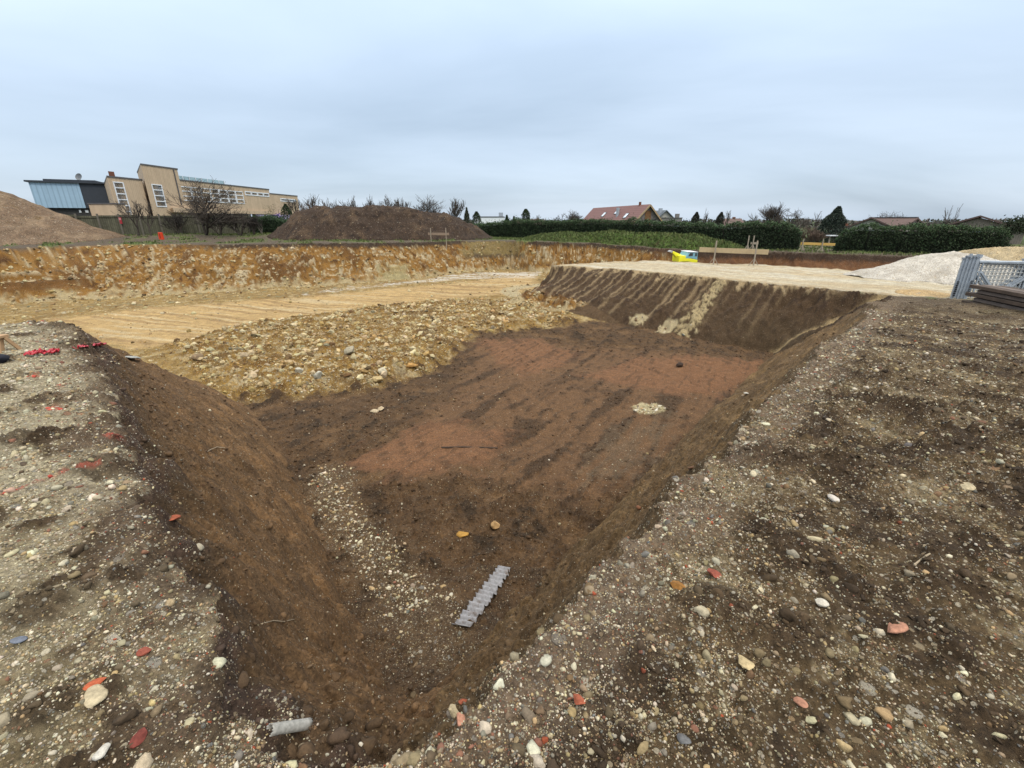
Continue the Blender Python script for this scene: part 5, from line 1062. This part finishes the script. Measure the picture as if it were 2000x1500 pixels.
for i in range(1, NP):
    c = p0.copy(); COL.objects.link(c); c.location = pb0 + PST * i; c['label'] = LBL[1] if i == 1 else ('rearmost galvanised steel mesh panel of its stack, farthest from the timber beams' if i == NP - 1 else 'galvanised steel mesh panel in the middle of the stack beside the timber')
    c.location.z += (0, .01, -.03, .015, -.05)[i]
    for ch in p0.children:
        if ch.name.startswith('hole_block') and i != NP - 1: continue
        d = ch.copy(); COL.objects.link(d); d.parent = c
# dark timbers
M_BEAM = plain('dark_weathered_timber', (.078, .055, .040), .85, .35, 6, bump=.01, streak=.2); M_BEAM2 = plain('grey_weathered_timber', (.12, .095, .08), .85, .3, 6, bump=.01)
tb = Vector(on_ground(1884, 590)); te = Vector(on_ground(2000, 607)); td = (te - tb); td.z = 0; td.normalize(); tn = Vector((-td.y, td.x, 0))
rr_ = random.Random(9); tz = min(tb.z, te.z) - .03
words = ['bottom', 'second', 'third', 'fourth', 'top']
for ly in range(5):
    for rw in range(3):
        st = [.05, .3, .12, .34, .22][ly] + rr_.uniform(-.08, .12) + rw * .06; L = 2.7 + rr_.uniform(-.15, .3); th = .098
        a = tb + td * st + tn * (rw * .245 + rr_.uniform(-.03, .03) + .05 * (ly % 2)); a.z = tz + th / 2 + ly * (th + .022); b = a + td * L; b.z += rr_.uniform(-.012, .012)
        mb = MB().beam(a, b, .225, th); o = part('timber_beam', mb, M_BEAM2 if (ly, rw) in ((1, 0), (3, 0), (4, 1)) else M_BEAM, None, bevel=.012); origin(o, a)
        tag(o, f'{"greyish" if (ly, rw) in ((1, 0), (3, 0), (4, 1)) else "dark"} weathered beam in the {words[ly]} layer of the timber stack, {["front", "middle", "back"][rw]} row', 'beam', 'beams of the timber stack')
q = Vector(atY(1975, 514, 18.6)); mb = MB().tube((q.x, 18.6, q.z), (q.x + 2.2, 18.2, q.z), .10, .10, 12); o = part('concrete_pipe', mb, plain('pale_concrete', C(188, 186, 176), .8, .1), None, bevel=.01, sm_=False); origin(o, tuple(q)); tag(o, 'pale concrete pipe lying behind the steel panels at the right edge', 'pipe')
gq = gz(q.x + .6, 18.4)
o = part('stone_block', MB().box(q.x + .15, q.x + 2.3, 17.9, 18.9, gq - .1, q.z - .10), plain('rough_concrete', C(120, 112, 100), .9, .25, 5, bump=.03), None, bevel=.04); origin(o, (q.x + 1, 18.4, gq)); tag(o, 'rough grey concrete block under the pale pipe at the right edge', 'block')
# trestle at the left edge
q = Vector(on_ground(2, 688)); M_TR = plain('fresh_timber', C(196, 160, 120), .75, .15, 8); T_ = thing('wooden_trestle', 'low wooden trestle cut off by the left edge of the photo', 'trestle', q)
zt_ = atY(10, 658, q.y)[2]; part('top_board', MB().beam((q.x - 1.0, q.y + .1, zt_), (q.x + .10, q.y + .02, zt_), .12, .035), M_TR, T_, bevel=.004)
for a, b in (((q.x + .02, q.y - .02), (q.x + .04, q.y + .02)), ((q.x + .13, q.y + .16), (q.x + .08, q.y + .04)), ((q.x - .9, q.y + .1), (q.x - .9, q.y + .1))): part('leg', MB().beam((a[0], a[1], q.z - .05), (b[0], b[1], zt_ - .019), .05, .04), M_TR, T_, bevel=.004)
# ------------------------------------------------------------------ debris
def ragged_sheet(px0, px1, width, waves, amp, seg=160, across=8, lift=.02, seed=1):
    a = Vector(on_ground(*px0)); b = Vector(on_ground(*px1)); d = (b - a); L = d.length; d.normalize(); up = Vector((0, 0, 1)); w = d.cross(up).normalized(); nn = w.cross(d); rs = np.random.default_rng(seed); P = []; Fs = []
    for side in (0, 1):
        for i in range(seg + 1):
            u = i / seg; e0 = .012 * math.sin(u * 40) + .008 * math.sin(u * 97 + 1)
            for j in range(across + 1):
                v = (j / across - .5) * width * (1 + .15 * u) + (e0 if j in (0, across) else 0); h = amp * math.cos(u * waves * 2 * math.pi) + lift - .003 * side + .02 * math.sin(u * 4) * (j / across - .5)
                P.append(a + d * (u * L + .03 * (j / across - .5)) + w * v + nn * h)
    m = (seg + 1) * (across + 1); I = lambda s, i, j: s * m + i * (across + 1) + j
    for i in range(seg):
        for j in range(across):
            Fs.append((I(0, i, j), I(0, i + 1, j), I(0, i + 1, j + 1), I(0, i, j + 1))); Fs.append((I(1, i, j), I(1, i, j + 1), I(1, i + 1, j + 1), I(1, i + 1, j)))
        Fs.append((I(0, i, 0), I(1, i, 0), I(1, i + 1, 0), I(0, i + 1, 0))); Fs.append((I(0, i, across), I(0, i + 1, across), I(1, i + 1, across), I(1, i, across)))
    for j in range(across): Fs.append((I(0, 0, j), I(0, 0, j + 1), I(1, 0, j + 1), I(1, 0, j))); Fs.append((I(0, seg, j), I(1, seg, j), I(1, seg, j + 1), I(0, seg, j + 1)))
    return MB().add(P, Fs), a
mb, a = ragged_sheet((986, 1113), (900, 1229), .16, 15, .018, lift=.028)
def dirty(name, c, mud, sc):
    m, t, b = mat(name); co = tnode(t, 'ShaderNodeTexCoord').outputs['Object']; n1 = tnode(t, 'ShaderNodeTexNoise', {'Vector': co, 'Scale': sc, 'Detail': 8.0, 'Roughness': .7}); n2 = tnode(t, 'ShaderNodeTexNoise', {'Vector': co, 'Scale': sc * 5, 'Detail': 4.0})
    f = tnode(t, 'ShaderNodeMapRange', {0: n1.outputs[0], 1: .50, 2: .66, 3: 0.0, 4: .85}).outputs[0]
    v = tnode(t, 'ShaderNodeVectorMath', {0: tuple(c), 'Scale': tnode(t, 'ShaderNodeMapRange', {0: n2.outputs[0], 1: .3, 2: .7, 3: .72, 4: 1.2}).outputs[0]}, operation='SCALE').outputs[0]
    t.links.new(mixc(t, f, v, mud), b.inputs['Base Color']); b.inputs['Roughness'].default_value = .7; return m
o = part('corrugated_sheet', mb, dirty('muddy_corrugated', C(158, 158, 162), C(98, 78, 58), 7.0), None, sm_=True); origin(o, a); tag(o, 'narrow strip of grey corrugated sheet lying on the pit floor', 'sheet')
# broken grey pipe at the pit's near rim
a = Vector(on_ground(522, 1437)); b = Vector(on_ground(600, 1424)); d = b - a; Lp = d.length; d.normalize(); uu = Vector((0, 0, 1)); w = d.cross(uu).normalized(); nn = w.cross(d); R0 = .021; P = []; Fs = []
ns, na_ = 10, 18
for sd_i, r in ((0, R0), (1, R0 * .8)):
    for i in range(ns + 1):
        for j in range(na_ + 1):
            t = math.radians(-115 + 230 * j / na_); jag = (.004 * math.sin(j * 2.3) if i in (0, ns) else 0); P.append(a + d * (Lp * i / ns + jag) + w * (r * math.sin(t)) + nn * (r * math.cos(t) + .016))
m_ = (ns + 1) * (na_ + 1)
for s in (0, 1):
    for i in range(ns):
        for j in range(na_): q4 = [s * m_ + i * (na_ + 1) + j, s * m_ + (i + 1) * (na_ + 1) + j, s * m_ + (i + 1) * (na_ + 1) + j + 1, s * m_ + i * (na_ + 1) + j + 1]; Fs.append(tuple(q4 if s else q4[::-1]))
for j in range(na_):
    for i in (0, ns): Fs.append((i * (na_ + 1) + j, i * (na_ + 1) + j + 1, m_ + i * (na_ + 1) + j + 1, m_ + i * (na_ + 1) + j))
o = part('pipe_fragment', MB().add(P, Fs), dirty('muddy_pipe', C(172, 170, 162), C(110, 92, 70), 16.0), None, sm_=True); origin(o, a); tag(o, 'broken piece of grey pipe half sunk in the near rim of the pit', 'pipe')
def stone(name, label, cat, px, py, size_px, c, seed, cuts=4, flat=.6, long=1.3, group=None, sink=.2, angular=True, yaw=None):
    p = Vector(on_ground(px, py)); dep = p.y * CP + (H0 - p.z) * SP; s = size_px * dep / F / 2; rs = np.random.default_rng(seed); v, Fc = rock_variants(2, 1, .05 if name == 'brick_fragment' else .16, seed, 9 if name == 'brick_fragment' else cuts); v = v[0]
    v = v / np.abs(v).max(0) * np.array([s * long, s, s * flat]); y_ = rs.uniform(0, 6.28) if yaw is None else yaw; tl = rs.normal(0, .2)
    Rz = np.array(Matrix.Rotation(y_, 3, 'Z') @ Matrix.Rotation(tl, 3, 'X')); v = v @ Rz.T + np.array([0, 0, s * flat * (1 - 2 * sink)])
    me = raw_mesh(name, v, Fc, 3); smooth(me, not angular); cattr(me, 'col', np.tile(np.array(c), (len(v), 1)) * (1 + rs.normal(0, .05, (len(v), 1)))); o = link(name, me, M_STONE); o.location = p; tag(o, label, cat, group); return o
BR = C(178, 100, 72); BR2 = C(160, 88, 70); PK = C(190, 138, 112); GB = 'broken brick pieces'
for (nm, lb, ct, px, py, s, c, kw) in [
    ('brick_fragment', 'pointed red brick fragment at the lower middle, right of the pit corner', 'brick piece', 1132, 1370, 25, BR, {}), ('brick_fragment', 'small red brick fragment beside the rusty clay lump on the right bank', 'brick piece', 1394, 1126, 26, BR2, {}),
    ('brick_fragment', 'long pinkish triangular brick fragment on the right bank', 'brick piece', 1746, 1231, 30, PK, dict(long=1.7, flat=.35)), ('brick_fragment', 'small pinkish brick fragment low on the right bank', 'brick piece', 1562, 1377, 20, PK, dict(flat=.5)),
    ('brick_fragment', 'orange brick fragment touching the large pale cobble on the left bank', 'brick piece', 190, 1340, 26, C(202, 106, 70), dict(flat=.45, long=1.5)), ('brick_fragment', 'slim red brick fragment above the large pale cobble on the left bank', 'brick piece', 284, 1275, 17, BR2, dict(long=1.6)),
    ('brick_fragment', 'orange brick fragment at the top of the left slope', 'brick piece', 340, 1016, 16, BR, dict(long=1.5)), ('brick_fragment', 'dark red brick fragment left of the broken grey pipe', 'brick piece', 275, 1443, 24, C(130, 66, 56), dict(long=1.7)), ('brick_fragment', 'orange brick fragment at the pit corner beside the pale stone', 'brick piece', 905, 1372, 15, BR, {}),
    ('cobble', 'large pale flat cobble on the left bank', 'stone', 188, 1362, 40, C(206, 190, 156), dict(long=1.5, flat=.4, angular=False, cuts=1)), ('cobble', 'white cobble at the lower left edge below the pale flat cobble', 'stone', 200, 1475, 26, C(224, 218, 204), dict(angular=False, cuts=2)), ('cobble', 'blue-grey oval cobble near the left edge', 'stone', 38, 1253, 20, C(124, 130, 142), dict(long=1.6, flat=.4, angular=False, cuts=1)),
    ('cobble', 'pale cream stone at the very corner of the pit', 'stone', 886, 1392, 24, C(206, 188, 152), dict(cuts=5)), ('cobble', 'pinkish stone below the cream stone at the pit corner', 'stone', 898, 1410, 22, C(196, 142, 116), dict(cuts=5)), ('cobble', 'white stone on the right bank above the pinkish triangle', 'stone', 1603, 1183, 20, C(226, 218, 200), dict(angular=False, cuts=2)),
    ('cobble', 'grey oval cobble at the lower right of the photo', 'stone', 1335, 1450, 22, C(122, 122, 122), dict(angular=False, cuts=1)), ('cobble', 'cream angular stone low on the right bank', 'stone', 1454, 1297, 26, C(206, 184, 140), dict(flat=.4, cuts=5)),
    ('cobble', 'white elongated cobble in the upper part of the right bank', 'stone', 1628, 978, 20, C(224, 214, 200), dict(long=1.5, angular=False, cuts=1)), ('cobble', 'flat cream slab stone near the right edge', 'stone', 1888, 953, 24, C(196, 180, 146), dict(long=1.4, flat=.3, cuts=4)),
    ('limestone_lump', 'rough tan stone lump on the pit floor beyond the corrugated sheet', 'stone', 968, 1035, 20, C(206, 168, 116), dict(flat=.95, long=1.0, cuts=6, sink=.05)), ('clay_lump', 'yellow clay lump left of the tan stone on the pit floor', 'clod', 903, 1047, 20, C(190, 146, 72), dict(cuts=6)), ('clay_lump', 'rusty yellow clay lump beside the small red brick fragment', 'clod', 1322, 1148, 24, C(164, 116, 58), dict(long=1.6, cuts=5)),
    ('soil_clod', 'dark clod alone on the smooth reddish patch near the platform', 'clod', 1328, 716, 13, C(62, 46, 34), dict(long=1.5, cuts=3)),
    ('limestone_boulder', 'pale round limestone boulder low in the stony bank, leftmost of three', 'boulder', 583, 728, 15, C(206, 200, 180), dict(flat=.9)), ('limestone_boulder', 'tall grey-white limestone boulder at the foot of the stony bank', 'boulder', 623, 742, 17, C(196, 192, 174), dict(flat=1.1, long=1.0, sink=.1)), ('limestone_boulder', 'two-layered dark limestone boulder high in the stony bank', 'boulder', 683, 688, 22, C(170, 160, 136), dict(long=1.5)),
    ('limestone_boulder', 'upright pale limestone boulder in the middle of the stony bank', 'boulder', 748, 730, 15, C(210, 200, 172), dict(flat=1.1)), ('limestone_boulder', 'orange tinted limestone boulder at the right of the stony bank', 'boulder', 804, 720, 18, C(206, 160, 96), dict(long=1.5)), ('limestone_boulder', 'broad yellowish limestone boulder at the foot of the stony bank', 'boulder', 738, 746, 19, C(204, 180, 130), dict(long=1.4)), ('limestone_boulder', 'brownish limestone boulder at the left of the stony bank', 'boulder', 388, 702, 22, C(150, 128, 100), dict(long=1.1, flat=.8)),
    ('cobble', 'pair of pale stones lying close on the dark pit floor, the left one', 'stone', 732, 806, 13, C(206, 188, 156), {}), ('cobble', 'pair of pale stones lying close on the dark pit floor, the right one', 'stone', 745, 802, 12, C(200, 180, 148), {}), ('cobble', 'single pale stone on the pit floor at the foot of the right slope', 'stone', 1457, 771, 9, C(210, 204, 190), {}), ('flat_stone', 'flat pale grey stone at the top of the left slope', 'stone', 258, 702, 26, C(170, 172, 166), dict(flat=.25, long=1.4, cuts=5))]:
    kw = dict(kw); stone(nm, lb, ct, px, py, s, c, int(px * 7 + py), group=(GB if nm == 'brick_fragment' else 'limestone boulders in the stony bank' if nm == 'limestone_boulder' else None), **kw)
# crumpled red plastic
M_RED = plain('red_plastic', C(206, 44, 60), .4, .12, 12, spec=.5)
def crumple(label, px0, px1, py, w, seed):
    a = Vector(on_ground(px0, py[0])); b = Vector(on_ground(px1, py[1])); rs = np.random.default_rng(seed); nu, nv = 40, 12; d = (b - a); L = d.length; d.normalize(); sd2 = Vector((-d.y, d.x, 0)); P = []
    for i in range(nu + 1):
        for j in range(nv + 1):
            u, v = i / nu, j / nv - .5; e = float(gnoise(np.array([u * 6 + seed]), np.array([v * 5.0]))[0]); e2 = float(gnoise(np.array([u * 14 + seed]), np.array([v * 11.0 + 9]))[0]); wd = w * (.45 + .9 * abs(math.sin(u * 7 + seed)))
            P.append(a + d * (u * L + .03 * e) + sd2 * (v * wd + .03 * e2) + Vector((0, 0, .03 + .05 * max(e, -.3) + .02 * e2)))
    mb = MB().add(P, [(i * (nv + 1) + j, (i + 1) * (nv + 1) + j, (i + 1) * (nv + 1) + j + 1, i * (nv + 1) + j + 1) for i in range(nu) for j in range(nv)]); o = part('plastic_scrap', mb, M_RED, None, sm_=True); s = o.modifiers.new('thick', 'SOLIDIFY'); s.thickness = .002; origin(o, a); tag(o, label, 'plastic scrap')
crumple('crumpled red plastic scrap on the gravel, nearer the left edge', 50, 118, (695, 690), .07, 3); crumple('bright red plastic scrap on the gravel, near the crest of the left slope', 158, 200, (683, 677), .11, 8)
# twigs and roots
def twig(label, pts, r, seed, c=(.30, .24, .16)):
    P = [Vector(on_ground(*p)) + Vector((0, 0, .012)) for p in pts]; mb = MB()
    for i in range(len(P) - 1): mb.tube(P[i], P[i + 1], r, r * .8, 6)
    o = part('twig', mb, plain('dry_twig' if c[0] > .1 else 'dark_stick', c, .8, .2, 20), None); origin(o, P[0]); tag(o, label, 'twig')
twig('pale twig on the upper left slope', [(397, 892), (412, 882), (425, 878), (440, 877)], .006, 1); twig('dry pale twig sticking out of the lower left slope', [(513, 1222), (535, 1219), (556, 1217), (576, 1217)], .004, 2); twig('thin dry twig on the right bank', [(1783, 1110), (1795, 1101), (1806, 1090), (1815, 1085)], .005, 3); twig('dark stick lying across the reddish patch of the pit floor', [(862, 876), (900, 874), (940, 875), (972, 877)], .016, 4, (.04, .028, .02))
q = Vector(on_ground(4, 712)); o = stone('plastic_bag', 'black plastic bag at the left edge below the trestle', 'bag', -4, 712, 34, (.012, .013, .02), 5, cuts=2, flat=.6, angular=False); _ = o
